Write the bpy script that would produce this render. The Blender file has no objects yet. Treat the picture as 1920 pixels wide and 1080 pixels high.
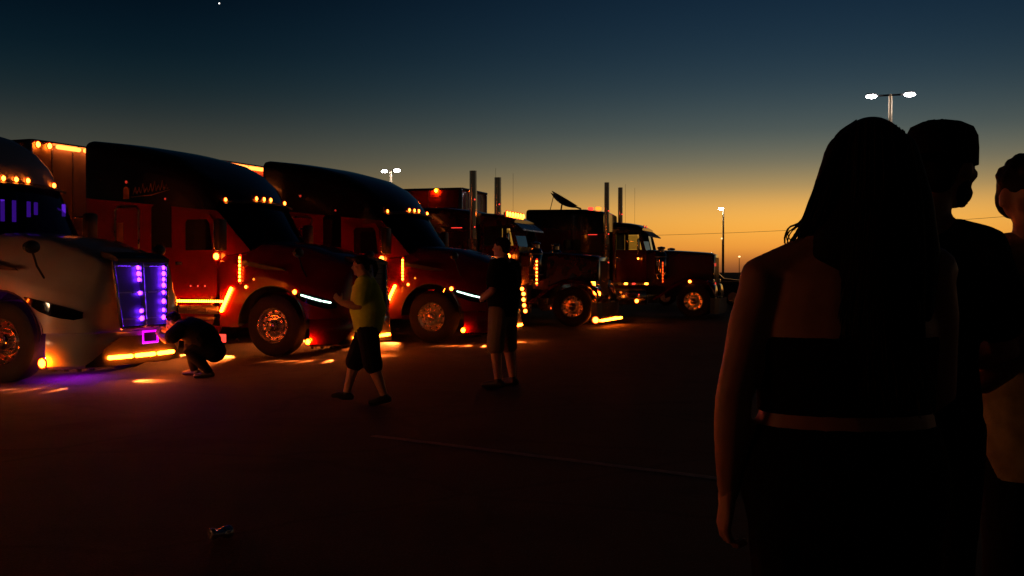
import bpy, bmesh, math, random
from mathutils import Vector, Matrix
random.seed(7)
R = math.radians
sc = bpy.context.scene
COL = sc.collection

# ------------------------------------------------------------------ camera, sky, exposure
cam = bpy.data.cameras.new('camera'); cam_o = bpy.data.objects.new('camera', cam); COL.objects.link(cam_o)
cam.lens = 38.6; cam.sensor_width = 36; cam.clip_start = 0.05; cam.clip_end = 6000
cam_o.location = (0, 0, 1.42); cam_o.rotation_euler = (R(90 - 0.83), 0, 0)
sc.camera = cam_o
sc.view_settings.view_transform = 'Standard'; sc.view_settings.look = 'None'
sc.view_settings.exposure = 0.0; sc.view_settings.gamma = 1.0; sc.view_settings.use_curve_mapping = False
sc.cycles.use_denoising = True
sc.cycles.use_light_tree = True
sc.cycles.max_bounces = 6; sc.cycles.sample_clamp_indirect = 4.0; sc.cycles.sample_clamp_direct = 0

def lin(c):
    return tuple((v / 255 / 12.92) if v / 255 <= .04045 else ((v / 255 + .055) / 1.055) ** 2.4 for v in c)

SKY_GAIN = 1.0
world = bpy.data.worlds.new('World'); sc.world = world; world.use_nodes = True
nt = world.node_tree; N = nt.nodes; L = nt.links
bg = N['Background']
tc = N.new('ShaderNodeTexCoord'); sep = N.new('ShaderNodeSeparateXYZ'); L.new(tc.outputs['Generated'], sep.inputs[0])
def mth(op, a, b=None, c=None, clamp=False):
    n = N.new('ShaderNodeMath'); n.operation = op; n.use_clamp = clamp
    for i, v in enumerate((a, b, c)):
        if v is None: continue
        if isinstance(v, (int, float)): n.inputs[i].default_value = v
        else: L.new(v, n.inputs[i])
    return n.outputs[0]
el = mth('MULTIPLY', mth('ARCSINE', sep.outputs['Z']), 180 / math.pi)
az = mth('MULTIPLY', mth('ARCTAN2', sep.outputs['X'], sep.outputs['Y']), 180 / math.pi)
GLOW_AZ = 16.0
daz = mth('ABSOLUTE', mth('SUBTRACT', az, GLOW_AZ))
elf = mth('DIVIDE', el, 40, clamp=True)
def ramp(stops):
    n = N.new('ShaderNodeValToRGB'); n.color_ramp.interpolation = 'B_SPLINE'
    e = n.color_ramp.elements
    while len(e) < len(stops): e.new(0.5)
    for i, (p, c) in enumerate(stops):
        e[i].position = p / 40; e[i].color = lin(c) + (1,)
    L.new(elf, n.inputs[0]); return n.outputs[0]
warm = ramp([(0, (118, 66, 38)), (.6, (190, 112, 50)), (1.2, (242, 154, 58)), (2.3, (254, 180, 72)), (3.3, (238, 176, 86)), (4.3, (172, 145, 93)), (5.6, (114, 113, 95)),
             (7.2, (73, 86, 86)), (9.5, (42, 62, 74)), (12, (26, 47, 64)), (14.5, (17, 37, 56)), (24, (7, 20, 38)), (40, (3, 9, 20))])
cool = ramp([(0, (92, 55, 35)), (1.2, (146, 90, 45)), (3, (112, 92, 62)), (5, (78, 76, 63)), (7.2, (45, 52, 51)), (9, (21, 38, 44)), (11, (8, 27, 38)), (14, (1, 12, 25)), (24, (1, 7, 15)), (40, (0, 3, 8))])
mix = N.new('ShaderNodeMix'); mix.data_type = 'RGBA'
mr = N.new('ShaderNodeMapRange'); mr.interpolation_type = 'SMOOTHSTEP'
L.new(daz, mr.inputs[0]); mr.inputs[1].default_value = 0; mr.inputs[2].default_value = 36; mr.inputs[3].default_value = 0; mr.inputs[4].default_value = 1
L.new(mr.outputs[0], mix.inputs[0]); L.new(warm, mix.inputs[6]); L.new(cool, mix.inputs[7])
far = N.new('ShaderNodeMapRange'); far.interpolation_type = 'SMOOTHSTEP'
L.new(daz, far.inputs[0]); far.inputs[1].default_value = 36; far.inputs[2].default_value = 120; far.inputs[3].default_value = SKY_GAIN; far.inputs[4].default_value = .14 * SKY_GAIN
L.new(mix.outputs[2], bg.inputs[0]); L.new(far.outputs[0], bg.inputs[1])

# ------------------------------------------------------------------ materials
MATS = {}
def pmat(name, col, rough=.5, metal=0, coat=0, spec=.5, noise=0, nscale=8, bump=0, bscale=60, sss=0):
    m = bpy.data.materials.new(name); m.use_nodes = True; t = m.node_tree; b = t.nodes['Principled BSDF']
    b.inputs['Base Color'].default_value = tuple(col) + (1,); b.inputs['Roughness'].default_value = rough; b.inputs['Metallic'].default_value = metal
    b.inputs['Coat Weight'].default_value = coat; b.inputs['Coat Roughness'].default_value = .06; b.inputs['Specular IOR Level'].default_value = spec
    if noise or bump:
        c = t.nodes.new('ShaderNodeTexCoord')
    if noise:
        n = t.nodes.new('ShaderNodeTexNoise'); n.inputs['Scale'].default_value = nscale; n.inputs['Detail'].default_value = 6
        t.links.new(c.outputs['Object'], n.inputs['Vector'])
        r = t.nodes.new('ShaderNodeValToRGB'); r.color_ramp.elements[0].position = .3; r.color_ramp.elements[1].position = .7
        r.color_ramp.elements[0].color = tuple(max(0, v * (1 - noise)) for v in col) + (1,); r.color_ramp.elements[1].color = tuple(min(1, v * (1 + noise)) for v in col) + (1,)
        t.links.new(n.outputs[0], r.inputs[0]); t.links.new(r.outputs[0], b.inputs['Base Color'])
        mr2 = t.nodes.new('ShaderNodeMapRange'); mr2.inputs[3].default_value = max(.02, rough - .12); mr2.inputs[4].default_value = min(1, rough + .12)
        t.links.new(n.outputs[0], mr2.inputs[0]); t.links.new(mr2.outputs[0], b.inputs['Roughness'])
    if bump:
        n2 = t.nodes.new('ShaderNodeTexNoise'); n2.inputs['Scale'].default_value = bscale; n2.inputs['Detail'].default_value = 8
        t.links.new(c.outputs['Object'], n2.inputs['Vector'])
        bp = t.nodes.new('ShaderNodeBump'); bp.inputs['Strength'].default_value = bump; bp.inputs['Distance'].default_value = .02
        t.links.new(n2.outputs[0], bp.inputs['Height']); t.links.new(bp.outputs[0], b.inputs['Normal'])
    MATS[name] = m; return m
def emat(name, col, s):
    m = bpy.data.materials.new(name); m.use_nodes = True; b = m.node_tree.nodes['Principled BSDF']
    b.inputs['Base Color'].default_value = (.05, .05, .05, 1); b.inputs['Roughness'].default_value = .25
    b.inputs['Emission Color'].default_value = tuple(col) + (1,); b.inputs['Emission Strength'].default_value = s
    MATS[name] = m; return m
def gmat(name, tint, gloss=.08):
    m = bpy.data.materials.new(name); m.use_nodes = True; t = m.node_tree; t.nodes.clear()
    o = t.nodes.new('ShaderNodeOutputMaterial'); a = t.nodes.new('ShaderNodeBsdfTransparent'); g = t.nodes.new('ShaderNodeBsdfGlossy'); x = t.nodes.new('ShaderNodeMixShader')
    f = t.nodes.new('ShaderNodeFresnel'); f.inputs['IOR'].default_value = 1.45
    a.inputs[0].default_value = tuple(tint) + (1,); g.inputs['Roughness'].default_value = gloss * .3
    t.links.new(f.outputs[0], x.inputs[0]); t.links.new(a.outputs[0], x.inputs[1]); t.links.new(g.outputs[0], x.inputs[2]); t.links.new(x.outputs[0], o.inputs[0])
    MATS[name] = m; return m
pmat('paint_red', (.22, .002, .0015), .22, 0, .6, .5, .12, 3)
pmat('paint_maroon', (.17, .002, .0015), .22, 0, .6, .5, .12, 3)
pmat('paint_dark', (.06, .004, .003), .22, 0, .6, .5, .12, 3)
pmat('paint_silver', (.55, .48, .40), .22, .0, .6, .5, .08, 3)
pmat('paint_trailer_red', (.5, .035, .02), .5, 0, .2, .5, .15, 2)
pmat('paint_trailer_white', (.26, .19, .15), .5, 0, .2, .5, .12, 2)
pmat('chrome', (.72, .72, .72), .14, 1)
pmat('chrome_wheel', (.75, .74, .72), .2, 1, bump=.15, bscale=25)
pmat('chrome_dull', (.45, .45, .46), .3, 1, noise=.15)
pmat('rubber', (.018, .018, .018), .75, noise=.3, nscale=20, bump=.3, bscale=40)
pmat('black_plastic', (.012, .012, .012), .5)
pmat('chassis', (.02, .018, .016), .7, noise=.3)
pmat('dark_glass', (.004, .004, .005), .06, 0, .5)
pmat('interior', (.01, .01, .011), .8)
pmat('grille_back', (.16, .16, .2), .5, .3)
pmat('gold_paint', (.5, .3, .1), .4, .4)
pmat('galvanised', (.55, .42, .26), .55, .1, noise=.15)
pmat('skin', (.46, .23, .15), .5, noise=.08, nscale=30)
pmat('hair_black', (.006, .0045, .004), .6, spec=.12)
pmat('hair_brown', (.008, .006, .005), .6, spec=.15)
pmat('cloth_black', (.008, .008, .009), .9, spec=.1, bump=.25, bscale=90)
pmat('cloth_navy', (.012, .013, .018), .9, spec=.1, bump=.25, bscale=90)
pmat('cloth_lime', (.72, .78, .06), .85, spec=.2, bump=.25, bscale=90, noise=.12)
pmat('cloth_khaki', (.24, .17, .11), .9, spec=.2, bump=.25, bscale=90, noise=.1)
pmat('cloth_cream', (.42, .33, .16), .9, spec=.2, bump=.3, bscale=80, noise=.35, nscale=14)
pmat('eye_white', (.6, .58, .55), .2)
pmat('can_metal', (.7, .68, .66), .22, 1, bump=.6, bscale=45)
pmat('wood_pole', (.09, .06, .04), .8, noise=.3)
pmat('wire', (.02, .02, .02), .6)
AMB = (1.0, .10, .0035)
emat('amber_lamp', (1.0, .18, .011), 28)
emat('amber_hot', (1.0, .12, .002), 150)
emat('amber_trailer', (1.0, .19, .03), 5.5)
emat('halo_glow', (1, .035, .006), 1.1)  # emissive red that imitates the halo around amber lamps
emat('amber_strip', (1.0, .12, .0045), 85)
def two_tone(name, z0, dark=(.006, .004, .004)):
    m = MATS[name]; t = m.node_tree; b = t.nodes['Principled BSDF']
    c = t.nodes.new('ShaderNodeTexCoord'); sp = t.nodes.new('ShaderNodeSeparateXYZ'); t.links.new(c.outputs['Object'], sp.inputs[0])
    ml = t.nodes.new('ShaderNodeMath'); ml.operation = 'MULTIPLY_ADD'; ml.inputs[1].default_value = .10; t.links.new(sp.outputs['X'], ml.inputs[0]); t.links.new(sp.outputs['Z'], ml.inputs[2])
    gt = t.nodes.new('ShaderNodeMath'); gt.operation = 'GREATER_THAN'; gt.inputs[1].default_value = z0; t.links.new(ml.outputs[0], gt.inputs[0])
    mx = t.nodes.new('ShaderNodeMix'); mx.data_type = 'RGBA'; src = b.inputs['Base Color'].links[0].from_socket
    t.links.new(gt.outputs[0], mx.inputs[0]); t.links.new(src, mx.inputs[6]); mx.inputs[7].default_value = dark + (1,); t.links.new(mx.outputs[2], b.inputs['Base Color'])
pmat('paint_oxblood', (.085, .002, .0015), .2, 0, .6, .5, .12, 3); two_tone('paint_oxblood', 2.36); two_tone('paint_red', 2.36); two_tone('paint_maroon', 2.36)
emat('amber_dim', (1, .14, .01), 4.0)
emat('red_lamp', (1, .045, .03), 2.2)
emat('red_dim', (1, .05, .03), .5)
emat('purple_led', (.16, .014, 1.0), 24)
emat('purple_soft', (.16, .02, .9), .55)
emat('purple_under', (.42, .0, 1.0), 18)
emat('magenta_neon', (.85, .0, 1.0), 1.6)
emat('drl_white', (.7, 1.0, .82), 3)
emat('drl_bright', (1.0, .55, .26), 120)
emat('street_white', (1.0, .92, .95), 60)
emat('far_warm', (1, .6, .25), 2.5)
emat('star_white', (1, .95, .9), 3)
gmat('clear_glass', (.72, .74, .66))
gmat('tint_glass', (.30, .30, .32))

# asphalt
m = bpy.data.materials.new('asphalt'); m.use_nodes = True; t = m.node_tree; b = t.nodes['Principled BSDF']; MATS['asphalt'] = m
c = t.nodes.new('ShaderNodeTexCoord')
n1 = t.nodes.new('ShaderNodeTexNoise'); n1.inputs['Scale'].default_value = .35; n1.inputs['Detail'].default_value = 8; n1.inputs['Roughness'].default_value = .65
n2 = t.nodes.new('ShaderNodeTexNoise'); n2.inputs['Scale'].default_value = 55; n2.inputs['Detail'].default_value = 6
v1 = t.nodes.new('ShaderNodeTexVoronoi'); v1.inputs['Scale'].default_value = 90
for n in (n1, n2, v1): t.links.new(c.outputs['Object'], n.inputs['Vector'])
r = t.nodes.new('ShaderNodeValToRGB'); r.color_ramp.elements[0].position = .32; r.color_ramp.elements[1].position = .72
r.color_ramp.elements[0].color = (.018, .0155, .0145, 1); r.color_ramp.elements[1].color = (.038, .033, .030, 1)
t.links.new(n1.outputs[0], r.inputs[0])
mm = t.nodes.new('ShaderNodeMix'); mm.data_type = 'RGBA'; mm.blend_type = 'MULTIPLY'; mm.inputs[0].default_value = .8
r2 = t.nodes.new('ShaderNodeValToRGB'); r2.color_ramp.elements[0].position = .25; r2.color_ramp.elements[1].position = .75
r2.color_ramp.elements[0].color = (.45, .45, .45, 1); r2.color_ramp.elements[1].color = (1.25, 1.25, 1.25, 1)
t.links.new(n2.outputs[0], r2.inputs[0]); t.links.new(r.outputs[0], mm.inputs[6]); t.links.new(r2.outputs[0], mm.inputs[7]); t.links.new(mm.outputs[2], b.inputs['Base Color'])
v2 = t.nodes.new('ShaderNodeTexVoronoi'); v2.feature = 'DISTANCE_TO_EDGE'; v2.inputs['Scale'].default_value = .55
nw = t.nodes.new('ShaderNodeTexNoise'); nw.inputs['Scale'].default_value = 1.6; nw.inputs['Detail'].default_value = 5
mv = t.nodes.new('ShaderNodeMix'); mv.data_type = 'VECTOR'; mv.inputs[0].default_value = .22
t.links.new(c.outputs['Object'], nw.inputs['Vector']); t.links.new(c.outputs['Object'], mv.inputs[4]); t.links.new(nw.outputs['Color'], mv.inputs[5]); t.links.new(mv.outputs[1], v2.inputs['Vector'])
rc_ = t.nodes.new('ShaderNodeValToRGB'); rc_.color_ramp.elements[0].position = .006; rc_.color_ramp.elements[0].color = (.62, .62, .62, 1); rc_.color_ramp.elements[1].position = .02; rc_.color_ramp.elements[1].color = (1, 1, 1, 1)
t.links.new(v2.outputs['Distance'], rc_.inputs[0])
ns = t.nodes.new('ShaderNodeTexNoise'); ns.inputs['Scale'].default_value = .9; ns.inputs['Detail'].default_value = 3; t.links.new(c.outputs['Object'], ns.inputs['Vector'])
rs = t.nodes.new('ShaderNodeValToRGB'); rs.color_ramp.elements[0].position = .34; rs.color_ramp.elements[0].color = (.4, .4, .4, 1); rs.color_ramp.elements[1].position = .46; rs.color_ramp.elements[1].color = (1, 1, 1, 1); t.links.new(ns.outputs[0], rs.inputs[0])
m3 = t.nodes.new('ShaderNodeMix'); m3.data_type = 'RGBA'; m3.blend_type = 'MULTIPLY'; m3.inputs[0].default_value = 1; t.links.new(mm.outputs[2], m3.inputs[6]); t.links.new(rc_.outputs[0], m3.inputs[7])
m4 = t.nodes.new('ShaderNodeMix'); m4.data_type = 'RGBA'; m4.blend_type = 'MULTIPLY'; m4.inputs[0].default_value = .8; t.links.new(m3.outputs[2], m4.inputs[6]); t.links.new(rs.outputs[0], m4.inputs[7]); t.links.new(m4.outputs[2], b.inputs['Base Color'])
b.inputs['Roughness'].default_value = .8; b.inputs['Specular IOR Level'].default_value = .12
bp = t.nodes.new('ShaderNodeBump'); bp.inputs['Strength'].default_value = .7; bp.inputs['Distance'].default_value = .012
t.links.new(v1.outputs['Distance'], bp.inputs['Height']); t.links.new(bp.outputs[0], b.inputs['Normal'])
pmat('road_paint', (.075, .068, .06), .7, noise=.7, nscale=18)

# ------------------------------------------------------------------ mesh helpers
class MB:
    def __init__(s): s.v = []; s.f = []
    def add(s, vs, fs):
        o = len(s.v); s.v += [tuple(p) for p in vs]; s.f += [tuple(i + o for i in f) for f in fs]; return s
    def box(s, x0, x1, y0, y1, z0, z1, c=0.0):
        if c <= 0:
            vs = [(x, y, z) for z in (z0, z1) for y in (y0, y1) for x in (x0, x1)]
            return s.add(vs, [(0, 2, 3, 1), (4, 5, 7, 6), (0, 1, 5, 4), (2, 6, 7, 3), (0, 4, 6, 2), (1, 3, 7, 5)])
        bm = bmesh.new(); bmesh.ops.create_cube(bm, size=1)
        bmesh.ops.scale(bm, verts=bm.verts, vec=(x1 - x0, y1 - y0, z1 - z0)); bmesh.ops.translate(bm, verts=bm.verts, vec=((x0 + x1) / 2, (y0 + y1) / 2, (z0 + z1) / 2))
        bmesh.ops.bevel(bm, geom=list(bm.edges), offset=c, segments=2, profile=.5, affect='EDGES')
        bm.verts.index_update(); s.add([v.co[:] for v in bm.verts], [[v.index for v in f.verts] for f in bm.faces]); bm.free(); return s
    def lathe(s, prof, c=(0, 0, 0), ax='z', n=20, cap=True):
        vs = []
        for (h, r) in prof:
            for k in range(n):
                a = 2 * math.pi * k / n; u, w = r * math.cos(a), r * math.sin(a)
                p = (u, w, h) if ax == 'z' else (u, h, w) if ax == 'y' else (h, u, w)
                vs.append((c[0] + p[0], c[1] + p[1], c[2] + p[2]))
        fs = [(i * n + k, i * n + (k + 1) % n, (i + 1) * n + (k + 1) % n, (i + 1) * n + k) for i in range(len(prof) - 1) for k in range(n)]
        if cap: fs += [tuple(range(n))[::-1], tuple((len(prof) - 1) * n + k for k in range(n))]
        return s.add(vs, fs)
    def grid(s, rows, closed=False):
        n = len(rows[0]); vs = [p for r_ in rows for p in r_]; fs = []
        for i in range(len(rows) - 1):
            for k in range(n if closed else n - 1): fs.append((i * n + k, i * n + (k + 1) % n, (i + 1) * n + (k + 1) % n, (i + 1) * n + k))
        return s.add(vs, fs)
    def prism(s, poly, a0, a1, ax='y'):
        f = {'y': lambda p, a: (p[0], a, p[1]), 'x': lambda p, a: (a, p[0], p[1]), 'z': lambda p, a: (p[0], p[1], a)}[ax]
        n = len(poly); vs = [f(p, a0) for p in poly] + [f(p, a1) for p in poly]
        return s.add(vs, [tuple(range(n)), tuple(range(2 * n - 1, n - 1, -1))] + [(k, n + k, n + (k + 1) % n, (k + 1) % n) for k in range(n)])
    def tube(s, pts, r, n=8, flat=False):
        return s.chain(pts, [r] * len(pts) if isinstance(r, (int, float)) else r, n=n, flat=flat)
    def chain(s, pts, rad, lat=(1, 0, 0), n=12, flat=False):
        pts = [Vector(p) for p in pts]; rings = []
        def fr(t):
            l = Vector(lat); 
            if abs(l.dot(t)) > .93: l = Vector((0, 1, 0)) if abs(t.y) < .8 else Vector((0, 0, 1))
            u = (l - t * l.dot(t)).normalized(); return u, t.cross(u)
        def ring(p, t, ru, rv):
            u, w = fr(t); return [tuple(p + u * (ru * math.cos(2 * math.pi * k / n)) + w * (rv * math.sin(2 * math.pi * k / n))) for k in range(n)]
        m_ = len(pts)
        for i, p in enumerate(pts):
            a, bb = pts[max(0, i - 1)], pts[min(m_ - 1, i + 1)]; tt = (bb - a).normalized()
            ru, rv = rad[i] if isinstance(rad[i], tuple) else (rad[i], rad[i])
            rm = min(ru, rv)
            if i == 0 and not flat:
                for q, sc_ in ((1, .08), (.87, .5), (.5, .87)): rings.append(ring(p - tt * rm * q, tt, ru * sc_, rv * sc_))
            rings.append(ring(p, tt, ru, rv))
            if i == m_ - 1 and not flat:
                for q, sc_ in ((.5, .87), (.87, .5), (1, .08)): rings.append(ring(p + tt * rm * q, tt, ru * sc_, rv * sc_))
        o = len(s.v); s.grid(rings, True)
        s.f.append(tuple(o + k for k in range(n))[::-1]); s.f.append(tuple(o + (len(rings) - 1) * n + k for k in range(n)))
        return s
    def ell(s, c, r, n=14, m_=8):
        rows = []
        for i in range(m_ + 1):
            a = math.pi * (i + .02 * (i == 0) - .02 * (i == m_)) / m_
            rows.append([(c[0] + r[0] * math.sin(a) * math.cos(2 * math.pi * k / n), c[1] + r[1] * math.sin(a) * math.sin(2 * math.pi * k / n), c[2] + r[2] * math.cos(a)) for k in range(n)])
        o = len(s.v); s.grid(rows, True); s.f.append(tuple(o + k for k in range(n))); s.f.append(tuple(o + m_ * n + k for k in range(n))[::-1]); return s
    def mesh(s, name, sharp=38):
        me = bpy.data.meshes.new(name); me.from_pydata(s.v, [], s.f); me.validate()
        bm = bmesh.new(); bm.from_mesh(me); bmesh.ops.recalc_face_normals(bm, faces=bm.faces); bm.to_mesh(me); bm.free()
        if sharp:
            me.polygons.foreach_set('use_smooth', [True] * len(me.polygons)); me.set_sharp_from_angle(angle=R(sharp))
        me.update(); return me
    def build(s, name, mat, parent=None, loc=None, sharp=38):
        return put(s.mesh(name, sharp), name, mat, parent, loc)
def put(me, name, mat, parent=None, loc=None):
    if mat and not me.materials: me.materials.append(MATS[mat] if isinstance(mat, str) else mat)
    o = bpy.data.objects.new(name, me); COL.objects.link(o)
    if parent: o.parent = parent
    if loc: o.location = loc
    return o
def thing(name, label, cat, loc=(0, 0, 0), rz=0, group=None):
    o = bpy.data.objects.new(name, None); COL.objects.link(o); o.location = loc; o.rotation_euler = (0, 0, rz); o.empty_display_size = .3
    return tag(o, label, cat, group)
def tag(o, label, cat, group=None, kind=None):
    o['label'] = label; o['category'] = cat
    if group: o['group'] = group
    if kind: o['kind'] = kind
    return o
def interp(x, tab):
    if x <= tab[0][0]: return tab[0][1]
    for (a, va), (b_, vb) in zip(tab, tab[1:]):
        if x <= b_:
            q = (x - a) / (b_ - a); q = q * q * (3 - 2 * q) * .35 + q * .65; return va + (vb - va) * q
    return tab[-1][1]

# shared lamp meshes -----------------------------------------------------------
_lm = {}
def dome_mesh(r, ax):
    k = ('d', r, ax)
    if k not in _lm:
        sg = {'y': -1, 'x': 1, 'z': 1}[ax]
        _lm[k] = MB().lathe([(0, r), (sg * r * .35, r * .85), (sg * r * .6, r * .45), (sg * r * .68, .001)], ax=ax, n=10).mesh('lamp_lens')
    return _lm[k]
def bezel_mesh(r, ax):
    k = ('b', r, ax)
    if k not in _lm:
        sg = {'y': -1, 'x': 1, 'z': 1}[ax]
        _lm[k] = MB().lathe([(-.01 * sg, r * 1.35), (sg * r * .2, r * 1.35), (sg * r * .25, r * 1.05), (0, r * 1.0)], ax=ax, n=12, cap=False).mesh('lamp_bezel')
    return _lm[k]
def matmesh(me, mat):
    k = (me.name, mat)
    if k not in _lm:
        c_ = me.copy(); c_.materials.clear(); c_.materials.append(MATS[mat]); _lm[k] = c_
    return _lm[k]
def lamp(parent, p, r=.028, ax='y', mat='amber_lamp', name='marker_lamp', bezel=True):
    if mat == 'amber_lamp': r = round(r * 1.22, 4)
    o = put(matmesh(dome_mesh(r, ax), mat), name, None, parent, p)
    if bezel: put(matmesh(bezel_mesh(r, ax), 'halo_glow' if mat.startswith('amber') and mat != 'amber_dim' else 'chrome'), 'lamp_bezel', None, o)  # amber rims glow to imitate a red halo, other bezels are chrome
    return o
def bar_lamp(parent, a, b_, r=.02, mat='amber_strip', name='light_bar', n=8):
    return MB().tube([a, b_], r, n=n).build(name, mat, parent)
def beads(parent, a, b_, n, r=.016, mat='amber_strip', name='light_strip'):
    mb = MB(); a = Vector(a); b_ = Vector(b_)
    for i in range(n):
        mb.ell(tuple(a.lerp(b_, i / (n - 1))), (r, r, r), 6, 4)
    o = mb.build(name, mat, parent)
    d = (b_ - a).normalized() * r * 2
    back = MB().tube([a - d + Vector((0, .022, 0)), b_ + d + Vector((0, .022, 0))], r * 1.25, n=6).build('strip_halo', 'halo_glow', o)  # glowing tube behind the beads imitates their red halo
    return o

# ------------------------------------------------------------------ wheels
_w = {}
def wheel_meshes():
    if _w: return
    # outer face towards -y
    w = .15
    tyre = MB().lathe([(-w * .93, .30), (-w, .34), (-w, .42), (-w * .92, .485), (-w * .72, .515), (-w * .3, .522), (w * .3, .522), (w * .72, .515), (w * .92, .485), (w, .42), (w, .34), (w * .93, .30)], ax='y', n=40, cap=False)
    _w['tyre'] = tyre.mesh('tyre')
    rim = MB().lathe([(-w * .92, .305), (-w * 1.0, .298), (-w * .96, .285), (-w * .55, .272), (-w * .42, .255), (-w * .40, .20), (-w * .52, .175), (-w * .55, .12), (-w * .55, .001)], ax='y', n=40, cap=False)
    _w['rim'] = rim.mesh('rim', 30)
    holes = MB()
    for k in range(10):
        a = 2 * math.pi * (k + .5) / 10
        holes.lathe([(-w * .415, .024), (-w * .44, .022), (-w * .44, .001)], (.228 * math.cos(a), 0, .228 * math.sin(a)), 'y', 8, cap=False)
    _w['holes'] = holes.mesh('hand_holes')
    nuts = MB()
    for k in range(10):
        a = 2 * math.pi * k / 10
        nuts.lathe([(-w * .5, .021), (-w * .72, .019), (-w * .98, .006), (-w * 1.0, .001)], (.147 * math.cos(a), 0, .147 * math.sin(a)), 'y', 8)
    _w['nuts'] = nuts.mesh('lug_nuts')
    _w['hub'] = MB().lathe([(-w * .5, .10), (-w * .9, .098), (-w * 1.0, .085), (-w * 1.3, .075), (-w * 1.38, .05), (-w * 1.4, .001)], ax='y', n=20).mesh('hub_cap')
    for k_, mt in (('tyre', 'rubber'), ('rim', 'chrome_wheel'), ('holes', 'black_plastic'), ('nuts', 'chrome'), ('hub', 'chrome')): _w[k_].materials.append(MATS[mt])
def wheel(parent, x, y, side=-1, detail=True):
    wheel_meshes()
    o = put(_w['rim'], 'wheel', None, parent, (x, y, .522))
    if side > 0: o.rotation_euler = (0, 0, math.pi)
    o.rotation_euler[1] = random.uniform(0, 1)
    put(_w['tyre'], 'tyre', None, o)
    if detail:
        put(_w['hub'], 'hub_cap', None, o); put(_w['nuts'], 'lug_nuts', None, o)['kind'] = 'stuff'; put(_w['holes'], 'hand_holes', None, o)['kind'] = 'stuff'
    return o

HEAD = R(-22)
def truck_root(name, label, px, py, head=HEAD):
    yx, yy = -math.sin(head), math.cos(head)
    return thing(name, label, 'truck', (px + 1.2 * yx, py + 1.2 * yy, 0), head, 'show trucks parked in a row')

# ------------------------------------------------------------------ aerodynamic sleeper tractor
def rsec(x, w, zb, zt, rc, bow=0, k=6):
    """cross-section polyline from lower right over the roof to lower left"""
    pts = []
    right = [(w, zb), (w * 1.0, zb + (zt - rc - zb) * .5), (w, zt - rc)]
    arc = [(w - rc + rc * math.cos(a), zt - rc + rc * math.sin(a) * 1.0) for a in [math.pi / 2 * i / k for i in range(1, k + 1)]]
    top = [((w - rc) * q, zt + .03 * (1 - q * q)) for q in (.66, .33)]
    half = right + arc + top
    full = [(-y, z) for y, z in half] + [(0, zt + .03)] + [(y, z) for y, z in reversed(half)]
    return [(x - bow * (abs(y) / w) ** 2, y, z) for y, z in full]

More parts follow.
